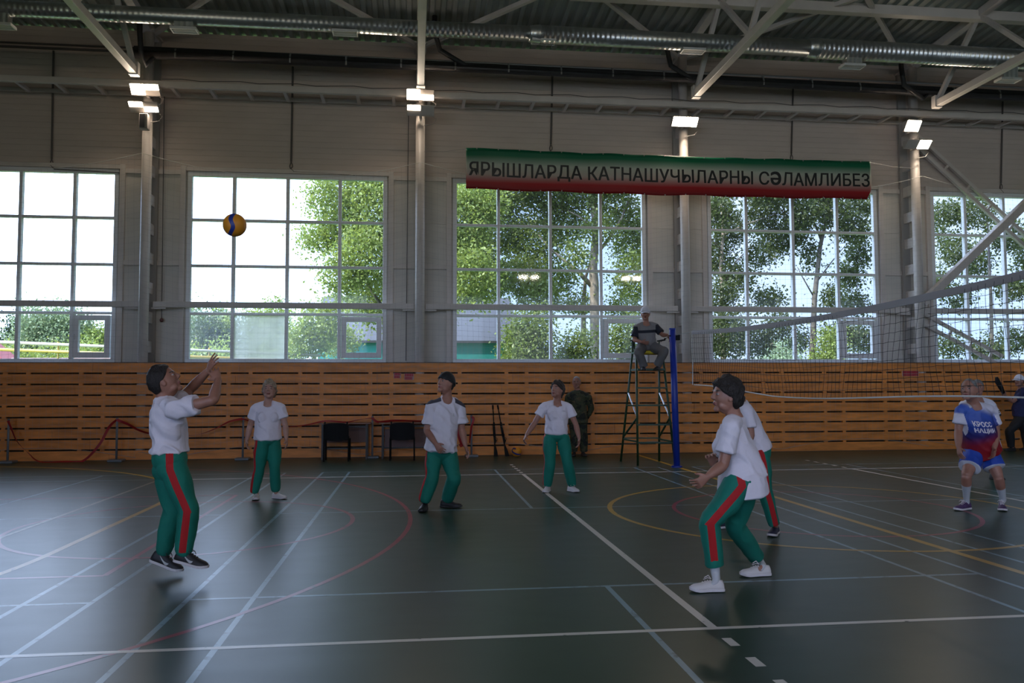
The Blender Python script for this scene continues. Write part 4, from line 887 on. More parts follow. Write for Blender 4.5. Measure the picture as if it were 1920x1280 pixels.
ball(at(440, 422, 7.40), .105, (0, .05, .25), 'yellow and blue volleyball in the air in front of the window')
bc = gy(968.5, 12.45); ball((bc.x, bc.y, .108), .108, (.4, .7, 1.9), 'orange and dark volleyball lying on the floor by the rifles')

# small red notices on the boards ------------------------------------------
m_paper = mat('notice_paper', (.50, .36, .30), .7); m_pr = mat('notice_red', (.42, .012, .03), .6)
def notice(px0, py0, px1, py1, lab, rows):
    a_ = onY(px0, py1, 12.815); b_ = onY(px1, py0, 12.815); t = thing('notice', lab, 'notice', tuple(a_), 'red notices stuck to the boards')
    MB().box(a_.x, b_.x, 12.812, 12.819, a_.z, b_.z).build('paper', m_paper, t); h = (b_.z-a_.z)/rows; mb = MB(); r_ = random.Random(int(px0))
    for k in range(rows):
        x = a_.x+.012
        while x < b_.x-.03: w_ = r_.uniform(.018, .04); mb.box(x, min(x+w_, b_.x-.01), 12.808, 12.812, a_.z+h*k+h*.07, a_.z+h*(k+1)-h*.05); x += w_+.003
    mb.build('red_print', m_pr, t)
notice(738, 699, 752, 709, 'red notice on the boards, left of the pair above the tables', 2); notice(758, 700, 776, 712, 'red notice on the boards, right of the pair above the tables', 2)
notice(1692, 695, 1722, 705, 'red notice on the boards seen through the volleyball net', 2)
# ================================================================== PEOPLE
from mathutils.bvhtree import BVHTree
def cr_(p0, p1, p2, p3, u): return .5*((2*p1)+(p2-p0)*u+(2*p0-5*p1+4*p2-p3)*u*u+(3*p1-p0-3*p2+p3)*u**3)
def loft(mb, pts, R, side, seg=20, sub=4, pw=2.0, cap=.5):
    pts = [V(p) for p in pts]; R = [(r, r) if isinstance(r, (int, float)) else r for r in R]; sides = side if isinstance(side, list) else [V(side)]*len(pts)
    P, A, B, Sd = [], [], [], []; n = len(pts)
    for i in range(n-1):
        g = lambda L, d: L[max(0, min(n-1, i+d))]
        for s in range(sub+(i == n-2)):
            u = s/sub; P.append(cr_(g(pts, -1), g(pts, 0), g(pts, 1), g(pts, 2), u))
            A.append(max(.003, cr_(g(R, -1)[0], g(R, 0)[0], g(R, 1)[0], g(R, 2)[0], u))); B.append(max(.003, cr_(g(R, -1)[1], g(R, 0)[1], g(R, 1)[1], g(R, 2)[1], u))); Sd.append(sides[i].lerp(sides[i+1], u))
    m = len(P); T = [(P[min(i+1, m-1)]-P[max(i-1, 0)]).normalized() for i in range(m)]
    if cap:                                                        # rounded ends
        k0 = min(A[0], B[0])*cap; k1 = min(A[-1], B[-1])*cap
        P = [P[0]-T[0]*k0, P[0]-T[0]*k0*.6]+P+[P[-1]+T[-1]*k1*.6, P[-1]+T[-1]*k1]; A = [A[0]*.35, A[0]*.8]+A+[A[-1]*.8, A[-1]*.35]; B = [B[0]*.35, B[0]*.8]+B+[B[-1]*.8, B[-1]*.35]
        T = [T[0]]*2+T+[T[-1]]*2; Sd = [Sd[0]]*2+Sd+[Sd[-1]]*2; m += 4
    vs = []
    for i in range(m):
        t = T[i]; s = Sd[i]-t*Sd[i].dot(t)
        if s.length < .05: s = t.orthogonal()
        s.normalize(); f = t.cross(s)
        for k in range(seg):
            a = 2*math.pi*k/seg; c, d = math.cos(a), math.sin(a); e_ = 2/pw
            vs.append(P[i]+s*A[i]*math.copysign(abs(c)**e_, c)+f*B[i]*math.copysign(abs(d)**e_, d))
    fs = [(i*seg+k, i*seg+(k+1) % seg, (i+1)*seg+(k+1) % seg, (i+1)*seg+k) for i in range(m-1) for k in range(seg)]
    fs += [tuple(range(seg-1, -1, -1)), tuple((m-1)*seg+k for k in range(seg))]
    mb.add(vs, fs)
def ball_(mb, c, r): mb.ellipsoid(c, (r, 0, 0), (0, r, 0), (0, 0, r), 16, 10)
def remesh(mb, name, vox, it, mats, parent, wrinkle=0, wsc=9.0, cut=None, seed=0):
    me = mb.mesh(name+'_raw', mats[0]); o = bpy.data.objects.new(name+'_raw', me); COL.objects.link(o)
    r = o.modifiers.new('r', 'REMESH'); r.mode = 'VOXEL'; r.voxel_size = vox; r.adaptivity = 0
    s = o.modifiers.new('s', 'SMOOTH'); s.factor = .5; s.iterations = it
    dg = bpy.context.evaluated_depsgraph_get(); dg.update(); m2 = bpy.data.meshes.new_from_object(o.evaluated_get(dg)); bpy.data.objects.remove(o); bpy.data.meshes.remove(me)
    m2.name = name; m2.materials.clear()
    for k in mats: m2.materials.append(k)
    n = len(m2.vertices); co = np.empty(n*3, np.float32); m2.vertices.foreach_get('co', co); co = co.reshape(-1, 3).astype(float)
    if wrinkle:
        no = np.empty(n*3, np.float32); m2.vertices.foreach_get('normal', no); no = no.reshape(-1, 3)
        d = np.array([noise.noise(V((p[0]*wsc+seed, p[1]*wsc, p[2]*wsc*.55)))+.6*noise.noise(V((p[0]*wsc*1.1+p[2]*wsc*1.3, p[1]*wsc*1.1+7, p[2]*wsc*.8+seed))) for p in co])
        d = np.clip(1-np.abs(d)*2.6, -.35, 1)
        co = co+no*(d*wrinkle)[:, None]
        m2.vertices.foreach_set('co', co.astype(np.float32).ravel())
    m2.polygons.foreach_set('use_smooth', [True]*len(m2.polygons)); m2.update()
    o = bpy.data.objects.new(name, m2); COL.objects.link(o); o.parent = parent; o.matrix_parent_inverse = parent.matrix_basis.inverted()
    return o, co
def attr(o, name, arr):
    a = o.data.attributes.get(name) or o.data.attributes.new(name, 'FLOAT', 'POINT'); a.data.foreach_set('value', np.asarray(arr, np.float32))
class Sh:                                                          # tiny node helper
    def __init__(s, m): s.m = m; s.t = m.node_tree; s.p = prin(m); s.L = s.t.links
    def at(s, n): k = N(s.t, 'ShaderNodeAttribute'); k.attribute_name = n; return k.outputs['Fac']
    def m2(s, op, a, b=None, c=None):
        n = N(s.t, 'ShaderNodeMath', operation=op)
        for i, k in enumerate((a, b, c)):
            if k is None: continue
            if isinstance(k, (int, float)): n.inputs[i].default_value = k
            else: s.L.new(k, n.inputs[i])
        return n.outputs[0]
    def base(s):
        l = s.p.inputs['Base Color'].links
        if l: return l[0].from_socket
        r = N(s.t, 'ShaderNodeRGB'); r.outputs[0].default_value = s.p.inputs['Base Color'].default_value; return r.outputs[0]
    def over(s, fac, col):
        mi = N(s.t, 'ShaderNodeMix', data_type='RGBA', clamp_factor=True); b = s.base(); s.L.new(fac, mi.inputs['Factor']); s.L.new(b, mi.inputs['A'])
        if isinstance(col, tuple): mi.inputs['B'].default_value = (*col, 1)
        else: s.L.new(col, mi.inputs['B'])
        s.L.new(mi.outputs['Result'], s.p.inputs['Base Color'])
    def ss(s, v, a, b):                                            # smoothstep
        n = N(s.t, 'ShaderNodeMapRange', interpolation_type='SMOOTHSTEP'); n.inputs['From Min'].default_value = a; n.inputs['From Max'].default_value = b; s.L.new(v, n.inputs[0]); return n.outputs[0]
def skin_mat(name, col):
    m = mat(name, col, .5, var=.08, vscale=14); s = Sh(m); s.p.inputs['Subsurface Weight'].default_value = .06; s.p.inputs['Subsurface Radius'].default_value = (.01, .004, .002)
    s.over(s.ss(s.at('lip'), .3, .7), (.26, .08, .07)); s.over(s.ss(s.at('brow'), .4, .7), (.07, .045, .035)); s.over(s.ss(s.at('eye'), .35, .6), (.35, .32, .30)); s.over(s.ss(s.at('iris'), .4, .6), (.02, .015, .012)); s.over(s.ss(s.at('sock'), .4, .6), (.50, .50, .52)); return m
m_skin = skin_mat('skin_tan', (.34, .155, .105)); m_skin2 = skin_mat('skin_light', (.42, .22, .16))
m_hair_dark = mat('hair_dark', (.018, .012, .010), .6, var=.4, vscale=60, bump=.7, bscale=150, stretch=(1, 1, .3)); m_hair_brown = mat('hair_brown', (.03, .02, .016), .6, var=.4, vscale=60, bump=.7, bscale=150)
m_hair_blond = mat('hair_blond', (.34, .25, .17), .6, var=.35, vscale=50, bump=.8, bscale=120); m_hair_grey = mat('hair_grey', (.20, .19, .18), .6, var=.3, vscale=60, bump=.6, bscale=150)
m_shirt = mat('cotton_white', (.74, .67, .72), .85, bump=.25, bscale=22, sheen=.2)
def stripe_mat(name, col, red, w=.027):
    m = mat(name, col, .8, var=.08, vscale=5, bump=.06, bscale=250); s = Sh(m); s.over(s.m2('LESS_THAN', s.m2('ABSOLUTE', s.at('stripe')), w), red); return m
m_pants = stripe_mat('track_green', (.003, .165, .112), (.42, .008, .010))
m_sw = mat('shoe_white', (.62, .56, .54), .6); m_sb = mat('shoe_black', (.014, .013, .015), .6); m_sole = mat('sole_white', (.66, .60, .60), .6); m_sole_b = mat('sole_black', (.02, .018, .018), .6)
m_cap_b = mat('cap_black', (.010, .011, .012), .7); m_cap_w = mat('cap_white', (.62, .62, .68), .8)
m_lace = mat('lace', (.03, .03, .03), .7); m_mark = mat('mark_grey', (.5, .5, .5), .5)

def hand(mb, w, d, n, ts, curl=.5, k=1.0, spread=.10):
    """wrist w, direction d, palm normal n, thumb side ts"""
    d = d.normalized(); n = (n-d*n.dot(d)).normalized(); ts_ = d.cross(n); ts = ts_ if ts_.dot(ts) > 0 else -ts_
    loft(mb, [w-d*.02, w+d*.02*k, w+d*.055*k, w+d*.085*k], [(.025*k, .020*k), (.030*k, .018*k), (.041*k, .017*k), (.040*k, .013*k)], ts, 14, 3)
    for i, (o, l) in enumerate(((.034, .070), (.0115, .079), (-.0115, .074), (-.034, .058))):
        b = w+d*.080*k+ts*o*k; dd = (d+ts*(o/.034)*spread).normalized(); P = [b]; c = curl*(1+.12*i)
        for s_, f in enumerate((.42, .33, .25)):
            dd = (dd*math.cos(c*(.6, .9, .6)[s_])+n*math.sin(c*(.6, .9, .6)[s_])).normalized(); n_ = n; P.append(P[-1]+dd*l*f*k)
        loft(mb, P, [.0090*k, .0085*k, .0080*k, .0068*k], ts, 8, 2)
    b = w+d*.022*k+ts*.026*k; t1 = (d*.62+ts*.75+n*.25*(1+curl)).normalized(); t2 = (d*.85+ts*.35+n*.45*(1+curl)).normalized()
    loft(mb, [b, b+t1*.036*k, b+t1*.036*k+t2*.030*k], [.0135*k, .0110*k, .0085*k], n, 8, 3)
def headvol(mb, C, L, F, U, k=1.0, female=False, heavy=0.0):
    nu, nv = 34, 26; vs = []
    def f(ph, th):
        x, y, z = math.sin(th)*math.cos(ph), math.sin(th)*math.sin(ph), math.cos(th)   # x left, y face, z up
        a, b, c = .0755, .096, .118
        X, Y, Z = x*a, y*b, z*c
        if z < 0: q = -z; X *= 1-.20*q**1.5*(1-heavy); Y = Y*(1-.10*q) if y > 0 else Y*(1-.42*q)
        if y > 0: X *= 1-.10*y*y; Y *= .94
        if z > .3 and y > 0: Y *= 1+.02*z
        for sx in (-1, 1):                                          # eye sockets
            g = math.exp(-(((X-sx*.032)/.017)**2+((Z-.012)/.012)**2)); Y -= .011*g if y > 0 else 0
        g = math.exp(-(((abs(X)-.043)/.018)**2+((Z+.022)/.018)**2)); Y += .006*g if y > 0 else 0
        return C+(L*X+F*Y+U*Z)*k
    vs = [f(0, 1e-3)]+[f(2*math.pi*j/nu, math.pi*i/nv) for i in range(1, nv) for j in range(nu)]+[f(0, math.pi-1e-3)]
    fs = [(0, 1+j, 1+(j+1) % nu) for j in range(nu)]+[(1+i*nu+j, 1+(i+1)*nu+j, 1+(i+1)*nu+(j+1) % nu, 1+i*nu+(j+1) % nu) for i in range(nv-2) for j in range(nu)]+[(len(vs)-1, 1+(nv-2)*nu+(j+1) % nu, 1+(nv-2)*nu+j) for j in range(nu)]
    mb.add(vs, fs); P = lambda x, y, z: C+(L*x+F*y+U*z)*k
    loft(mb, [P(0, .080, .028), P(0, .090, .008), P(0, .100, -.012), P(0, .099, -.021)], [(.008*k, .010*k), (.0095*k, .010*k), (.0125*k, .012*k), (.014*k, .008*k)], L, 10, 3)
    for sx in (-1, 1):
        mb.ellipsoid(P(sx*.012, .091, -.021), L*.008*k, F*.008*k, U*.007*k, 8, 6)
        mb.ellipsoid(P(sx*.028, .083, .033), L*.020*k, F*.007*k, U*.006*k, 10, 6)
        mb.ellipsoid(P(sx*.031, .072, .011), L*.0125*k, F*.0125*k, U*.0115*k, 10, 8)
        mb.ellipsoid(P(sx*.077, -.004, -.004), L*.008*k+F*-.004*k, F*.019*k, U*.032*k+F*-.006*k, 10, 8)
    mb.ellipsoid(P(0, .083, -.047), L*.024*k, F*.010*k, U*.0060*k, 12, 8); mb.ellipsoid(P(0, .080, -.059), L*.021*k, F*.010*k, U*.0065*k, 12, 8)
    mb.ellipsoid(P(0, .064, -.089), L*.030*k, F*.021*k, U*.020*k, 12, 8)
    for sx in (-1, 1): mb.ellipsoid(P(sx*.034, .022, -.066), L*.024*k*(1+heavy*.4), F*.046*k, U*.030*k, 10, 8)
def head_attr(o, co, C, L, F, U, k=1.0):
    d = (co-np.array(C))/k; X = d@np.array(L); Y = d@np.array(F); Z = d@np.array(U); g = lambda c, s: np.exp(-c/s)
    fr = (Y > .05)&(np.abs(X) < .09)&(np.abs(Z) < .13)
    attr(o, 'lip', np.where(fr, np.exp(-((X/.024)**2+((Z+.053)/.011)**2)**2), 0)); ax = np.abs(X)
    attr(o, 'brow', np.where(fr, np.exp(-(((ax-.031)/.021)**2+((Z-.034)/.006)**2)**2), 0))
    attr(o, 'eye', np.where(fr, np.exp(-(((ax-.031)/.014)**2+((Z-.011)/.0062)**2)**2), 0)); attr(o, 'iris', np.where(fr, np.exp(-(((ax-.031)/.0068)**2+((Z-.011)/.0065)**2)**2), 0))
def dome(C, L, F, U, k, thr, size, puff=0, nz_=.004, nsc=30, inner=.60, seed=0, name='hair', m=None, parent=None, soft=.12):
    nu, nv = 72, 48; mb = MB(); vs = []
    def f(ph, th):
        x, y, z = math.sin(th)*math.cos(ph), math.sin(th)*math.sin(ph), math.cos(th); az = abs(math.degrees(math.atan2(x, y)))
        t_ = np.interp(az, [q[0] for q in thr], [q[1] for q in thr]); s = smooth(t_-soft*.5, t_+soft*.5, z)
        p = V((x*size[0], y*size[1]-.004, z*size[2])); h = noise.noise(p*nsc+V((seed, 0, 0))); r = inner+(1-inner)*s
        p = p*(r+s*(puff*(.6+.4*z)+nz_/.1*h)); 
        if z < 0: p.x *= 1-.10*z*z
        if z < 0 and y < 0: p.y *= 1+.30*z
        return C+(L*p.x+F*p.y+U*p.z)*k
    vs = [f(0, 1e-3)]+[f(2*math.pi*j/nu, math.pi*i/nv) for i in range(1, nv) for j in range(nu)]+[f(0, math.pi-1e-3)]
    fs = [(0, 1+j, 1+(j+1) % nu) for j in range(nu)]+[(1+i*nu+j, 1+(i+1)*nu+j, 1+(i+1)*nu+(j+1) % nu, 1+i*nu+(j+1) % nu) for i in range(nv-2) for j in range(nu)]+[(len(vs)-1, 1+(nv-2)*nu+(j+1) % nu, 1+(nv-2)*nu+j) for j in range(nu)]
    return mb.add(vs, fs).build(name, m, parent, True)
HAIR = {'man': ([(0, .62), (35, .55), (60, .30), (85, .02), (100, -.05), (120, -.45), (180, -.62)], (.083, .103, .124)),
        'thin': ([(0, .80), (35, .72), (60, .42), (85, .12), (100, .0), (120, -.4), (180, -.55)], (.080, .100, .121)),
        'woman': ([(0, .56), (30, .48), (55, .22), (75, .05), (92, -.12), (108, -.55), (130, -.72), (180, -.85)], (.090, .112, .132))}
def shoe(parent, heel, toe, up, ms, msole, h=.095, w=.048, sole=.022, laces=False, mark=None, side=1, low=False):
    d = (toe-heel); Ln = d.length; d.normalize(); up = (up-d*up.dot(d)).normalized(); s = d.cross(up); mb = MB(); US = [0, .04, .12, .25, .38, .5, .62, .75, .88, .96, 1.0]
    WD = [.45, .66, .72, .70, .72, .82, .94, 1.0, .90, .62, .30]; HT = [.45, .85, 1.0, .98, .90, .72, .58, .47, .40, .30, .16]
    if low: HT = [.45, .75, .78, .72, .70, .68, .56, .46, .40, .30, .16]
    def sec(u, w_, z0, z1, n=12, pw=.75):
        c = heel+d*(Ln*u); R = []
        for k in range(n+1):
            a = math.pi*k/n; R.append(c+s*(w_*math.cos(a))+up*(z0+(z1-z0)*(math.sin(a)**pw)))
        return R
    rings = [sec(u, w*a, sole*.6, sole+(h-sole)*b) for u, a, b in zip(US, WD, HT)]; n = len(rings[0]); vs = [q for R in rings for q in R]
    fs = [(i*n+k, (i+1)*n+k, (i+1)*n+(k+1) % n, i*n+(k+1) % n) for i in range(len(rings)-1) for k in range(n)]+[tuple(range(n)), tuple(range(len(vs)-1, len(vs)-n-1, -1))]
    mb.add(vs, fs); sh_ = mb.build('shoe', ms, parent, True)
    mb = MB(); vs = []; UU = [-.015]+US[1:-1]+[1.015]
    for u, a in zip(UU, WD):
        c = heel+d*(Ln*u); sp_ = .012*max(0, u-.8)/.2
        for sx, z in ((-1, 0), (1, 0), (1.05, sole), (-1.05, sole)): vs.append(c+s*(w*a*1.08*sx)+up*(z+sp_))
    m = len(UU); fs = [(4*i+k, 4*i+(k+1) % 4, 4*i+4+(k+1) % 4, 4*i+4+k) for i in range(m-1) for k in range(4)]+[(3, 2, 1, 0), (4*m-4, 4*m-3, 4*m-2, 4*m-1)]
    mb.add(vs, fs).build('sole', msole, sh_, False, bevel=.004)
    if laces:
        mb = MB()
        for k in range(4):
            u = .40+.075*k; hh = sole+(h-sole)*np.interp(u, US, HT); c = heel+d*(Ln*u)+up*(hh+.003); mb.tube([c-s*.022-up*.008, c+up*.003, c+s*.022-up*.008], .0028, 5)
        c = heel+d*(Ln*.38)+up*(h*.92); mb.tube([c, c+s*side*.03+up*.018+d*.01, c+s*side*.045-up*.0+d*.03], .003, 5); mb.tube([c, c+d*.02+up*.025, c+d*.05+up*.008], .003, 5); mb.tube([c, c+d*.03+up*.012-s*side*.02, c+d*.055-up*.004], .003, 5); mb.build('lace', laces, sh_)
    if mark:
        mb = MB(); pts = [(.30, .38, .004), (.36, .30, .009), (.42, .27, .013), (.48, .30, .012), (.58, .40, .007), (.68, .50, .002)] if mark == 'tick' else [(.34, .75, .012), (.42, .40, .012), (.50, .70, .012), (.56, .40, .012)]
        if mark == 'tick': pts = [(.26, .72, .002), (.36, .52, .005), (.46, .38, .009), (.52, .34, .011), (.57, .40, .009), (.60, .52, .004)]
        P = []
        for u, v_, th in pts:
            c = heel+d*(Ln*u); ww = w*np.interp(u, US, WD); hh = np.interp(u, US, HT)*(h-sole); a = v_; x = ww*math.cos(math.asin(min(.98, a**(1/.75))))+.0025
            P.append((c+s*side*x+up*(sole*.6+(hh+sole*.4)*a), th))
        vs = [];
        for q, th in P: vs += [q-up*th, q+up*th, q+up*th+s*side*.0015, q-up*th+s*side*.0015]
        mm = len(P); fs = [(4*i+k, 4*i+(k+1) % 4, 4*i+4+(k+1) % 4, 4*i+4+k) for i in range(mm-1) for k in range(4)]+[(3, 2, 1, 0), (4*mm-4, 4*mm-3, 4*mm-2, 4*mm-1)]
        mb.add(vs, fs).build('side_mark', m_mark, sh_)['label'] = 'curved light tick on the shoe side' if mark == 'tick' else 'light angular mark on the shoe side'
    return sh_
def person(sp):
    dep = sp['dep']; J = {k: at(v[0], v[1], dep+v[2]) for k, v in sp['J'].items()}; k = sp.get('k', 1.0); nm = sp['label']; vox = sp.get('vox', .0065)
    root = thing('person', nm, 'person', (J['pv'].x, J['pv'].y, 0 if not sp.get('z0') else sp['z0']), sp.get('group'))
    J['nk'] = J['nk']+(J['nk']-J['pv']).normalized()*.018; pv, nk, shL, shR, hpL, hpR = (J[q] for q in ('pv', 'nk', 'shL', 'shR', 'hpL', 'hpR'))
    Lh = (hpL-hpR).normalized(); Ls = (shL-shR).normalized(); U = (nk-pv).normalized(); fat = sp.get('fat', 0.0)
    if 'ch' in J: ch = J['ch']
    else: ch = pv.lerp(nk, .6)
    def spine(u): return cr_(pv-(ch-pv)*.8, pv, ch, nk, u/.6) if u <= .6 and u >= 0 else (pv+(ch-pv).normalized()*(u*(nk-pv).length) if u < 0 else cr_(pv, ch, nk, nk+(nk-ch)*.8, (u-.6)/.4))
    lat = lambda u: Lh.lerp(Ls, max(0, min(1, u*1.2))).normalized()
    Fr = lambda u: lat(u).cross(U).normalized()
    tl = (nk-pv).length; sw = (shL-shR).length/2
    for a_, b_, nn in (('shL', 'elL', 'uarmL'), ('elL', 'wrL', 'farmL'), ('shR', 'elR', 'uarmR'), ('elR', 'wrR', 'farmR'), ('hpL', 'knL', 'thighL'), ('knL', 'anL', 'shinL'), ('hpR', 'knR', 'thighR'), ('knR', 'anR', 'shinR'), ('pv', 'nk', 'torso'), ('shL', 'shR', 'shoulders')):
        if DEBUG: print('BONE', nm[:22], nn, round((J[a_]-J[b_]).length, 2))
    # head frame
    az, pi_ = math.radians(sp['face'][0]), math.radians(sp['face'][1]); F = -_f0*math.cos(az)+_r0*math.sin(az); Fh = (F*math.cos(pi_)+_z*math.sin(pi_)).normalized(); tilt = math.radians(sp['face'][2] if len(sp['face']) > 2 else 0)
    Uh = (_z*math.cos(pi_)-F*math.sin(pi_)).normalized(); Lh_ = Uh.cross(Fh); Lh_ = -Lh_ if Lh_.dot(Uh.cross(Fh)) < 0 else Lh_
    Lh_ = (Lh_*math.cos(tilt)+Uh*math.sin(tilt)).normalized(); Uh = Fh.cross(Lh_).normalized(); HC = J['hd']; hk = k*sp.get('hk', 1.0)*1.10
    # ---- body, one continuous skin
    b = MB(); W_ = lambda x: x*k*(1+.5*fat)
    st = [(-.16, .10, .09), (0, .15, .11+.03*fat), (.28, .13+.03*fat, .10+.04*fat), (.62, .145, .105+.02*fat), (.84, min(.15, sw*.8)/k, .085), (.90, .085, .085), (.97, .070, .068), (1.03, .056, .058)]
    loft(b, [spine(u) for u, _, _ in st], [(a*k*(.88 if u < .8 else 1), c*k*(.86 if u < .8 else 1)) for u, a, c in st], [lat(u) for u, _, _ in st], 24, 4, 2.2)
    hb = HC-Uh*.055*hk-Fh*.025*hk; loft(b, [nk-(nk-ch).normalized()*.03, nk.lerp(hb, .5), hb], [.062*k, .058*k, .060*k], Ls, 16, 3)
    headvol(b, HC, Lh_, Fh, Uh, hk, sp.get('fem', False), sp.get('jowl', 0))
    for s_ in 'LR':
        sh_, el, wr = J['sh'+s_], J['el'+s_], J['wr'+s_]; ball_(b, sh_, .048*k); am = sp.get('arm', 1.0)
        loft(b, [spine(.86), sh_.lerp(spine(.86), .15)], [.05*k, .044*k], Uh, 14, 3)
        loft(b, [sh_, sh_.lerp(el, .45), el, ], [.052*k*am, .046*k*am, .038*k*am], Ls, 16, 4); loft(b, [el, el.lerp(wr, .3), el.lerp(wr, .7), wr], [.038*k*am, .042*k*am, .034*k*am, .025*k], Ls, 16, 3)
        hd = J.get('ha'+s_, wr+(wr-el).normalized()*.1); hn, ht_, cu = sp.get('hand'+s_, ((0, 0, 0), (0, 0, 0), .45))
        d = (hd-wr).normalized(); out = Ls if s_ == 'L' else -Ls; fr = Fr(.9)
        n_ = -out if hn == (0, 0, 0) else (_r0*hn[0]+_f0*hn[1]+_z*hn[2]); t_ = fr if ht_ == (0, 0, 0) else (_r0*ht_[0]+_f0*ht_[1]+_z*ht_[2])
        hand(b, wr, d, n_, t_, cu, k*1.0, sp.get('spread', .12))
        hp, kn, an = J['hp'+s_], J['kn'+s_], J['an'+s_]
        loft(b, [hp, hp.lerp(kn, .4), kn], [.080*k*(1+.3*fat), .074*k*(1+.2*fat), .054*k], Lh, 16, 4); loft(b, [kn, kn.lerp(an, .3), kn.lerp(an, .75), an], [.052*k, .055*k, .040*k, .036*k], Lh, 16, 3)
    feet = {}
    for s_ in 'LR':
        hpx, tpx = sp['feet'+s_][:2]; f_ = lambda q: at(q[0], q[1], dep+q[2]) if len(q) == 3 else gz(q[0], dep+q[1], .004)
        he, to = f_(hpx), f_(tpx)
        if DEBUG: print('FOOT', nm[:20], s_, round((to-he).length, 2), 'anklez', round(J['an'+s_].z, 2), 'heelz', round(he.z, 2))
        L_ = sp.get('foot', .27); mid = (he+to)/2; d = (to-he).normalized()
        if len(hpx) == 2: d = V((d.x, d.y, 0)).normalized(); 
        if sp.get('footdir'+s_) is not None: a_ = math.radians(sp['footdir'+s_]); d = -_f0*math.cos(a_)+_r0*math.sin(a_)
        he = mid-d*L_/2; to = mid+d*L_/2; up = _z if len(hpx) == 2 else (_z-d*d.z).normalized(); feet[s_] = (he, to, up)
        loft(b, [J['an'+s_], he+d*.06+up*.065, he+d*.14+up*.036, to-d*.05+up*.026], [.034*k, .028*k, (.024*k, .018*k), (.022*k, .012*k)], up.cross(d), 12, 3)
    skin = sp.get('skin', m_skin)
    bo, co = remesh(b, 'body', vox, 3, [skin], root); head_attr(bo, co, HC, Lh_, Fh, Uh, hk)
    sock = np.zeros(len(co))
    if sp.get('socks'):
        for s_ in 'LR':
            A, K = np.array(J['an'+s_]), np.array(J['kn'+s_]); u_ = (K-A)/np.linalg.norm(K-A); h_ = (co-A)@u_; rr = np.linalg.norm(co-A-np.outer(h_, u_), axis=1)
            sock = np.maximum(sock, (1/(1+np.exp((h_-sp['socks'])*400)))*(rr < .16)*(h_ > -.2))
    attr(bo, 'sock', sock)
    # ---- hair / cap
    hs = sp.get('hair')
    if hs: th, sz = HAIR[hs[0]]; dome(HC, Lh_, Fh, Uh, hk, th, sz, hs[2], hs[3] if len(hs) > 3 else .005, 32, m=hs[1], parent=root, seed=len(nm))
    cp = sp.get('cap')
    if cp:
        cm, back, brim = cp; th = [(0, .34), (60, .22), (90, .12), (180, -.05 if not back else -.15)]
        c_ = dome(HC, Lh_, Fh, Uh, hk, th, (.091, .112, .136), 0, .001, 12, .66, m=cm, parent=root, name='cap', soft=.03)
        if brim:
            s_ = -1 if back else 1; mb = MB(); nb = 12; vs = []
            for j in range(nb+1):
                a = (j/nb-.5)*2; x = .075*a; y0 = .095*math.sqrt(max(0, 1-(a*.78)**2)); y1 = y0+.065*math.sqrt(max(0, 1-a**4)); z = .040-.018*a*a
                for y, zz in ((y0, z), (y1, z-.018), (y1, z-.014), (y0, z+.004)): vs.append(HC+(Lh_*x+Fh*(s_*y)+Uh*zz)*hk)
            fs = [(4*i+q, 4*i+(q+1) % 4, 4*i+4+(q+1) % 4, 4*i+4+q) for i in range(nb) for q in range(4)]+[(3, 2, 1, 0), (4*nb, 4*nb+1, 4*nb+2, 4*nb+3)]
            mb.add(vs, fs).build('brim', cm, c_, True)
    # ---- trousers
    tr = sp['trousers']; p = MB(); lw = tr.get('w', 1.0); gl = sp.get('glute', 1.0)
    top = tr.get('top', .10); st = [(top, .132+.035*fat, .105+.04*fat), (top*.4, .155+.02*fat, .122+.03*fat), (-.06, .168+.02*fat, .125+.02*fat), (-.14, .155, .115), (-.2, .10, .085)]
    loft(p, [spine(u) for u, _, _ in st], [(a*k, c*k) for _, a, c in st], [lat(u) for u, _, _ in st], 24, 4, 2.3, .3)
    for s_ in 'LR':
        hp, kn, an = J['hp'+s_], J['kn'+s_], J['an'+s_]; out = Lh if s_ == 'L' else -Lh
        p.ellipsoid(hp-Fr(0)*.050*gl*k+out*-.012*k, Lh*.082*k, Fr(0)*.070*k*gl, U*.085*k, 14, 9)
        if tr.get('short'):
            e_ = hp.lerp(kn, tr['short']); loft(p, [hp+U*.05, hp.lerp(e_, .5), e_], [(.085*k, .098*k), (.112*k, .112*k), (.118*k, .118*k)], Lh, 20, 4, 2.0, .1)
        else:
            e_ = kn.lerp(an, tr.get('len', 1.02)); c_ = tr.get('cuff', .058)
            q = [hp+U*.05, hp.lerp(kn, .35), hp.lerp(kn, .75), kn, kn.lerp(e_, .25), kn.lerp(e_, .6), kn.lerp(e_, .88), e_]
            r_ = [(.082, .096), (.098, .101), (.080, .082), (.074*lw, .076*lw), (.074*lw, .078*lw), (.070*lw, .072*lw), (max(c_, .064*lw), max(c_, .064*lw)), (c_, c_)]
            loft(p, q, [(a*k*(1+.12*fat), c*k*(1+.12*fat)) for a, c in r_], Lh, 20, 4, 2.0, .1)
    po, co = remesh(p, 'shorts' if tr.get('short') else 'trousers', vox*1.25, 3, [tr['m']], root, tr.get('wr', .0045), 7, seed=len(nm))
    best = np.full(len(co), 9.); sval = np.full(len(co), .2); hem = np.full(len(co), -1.)
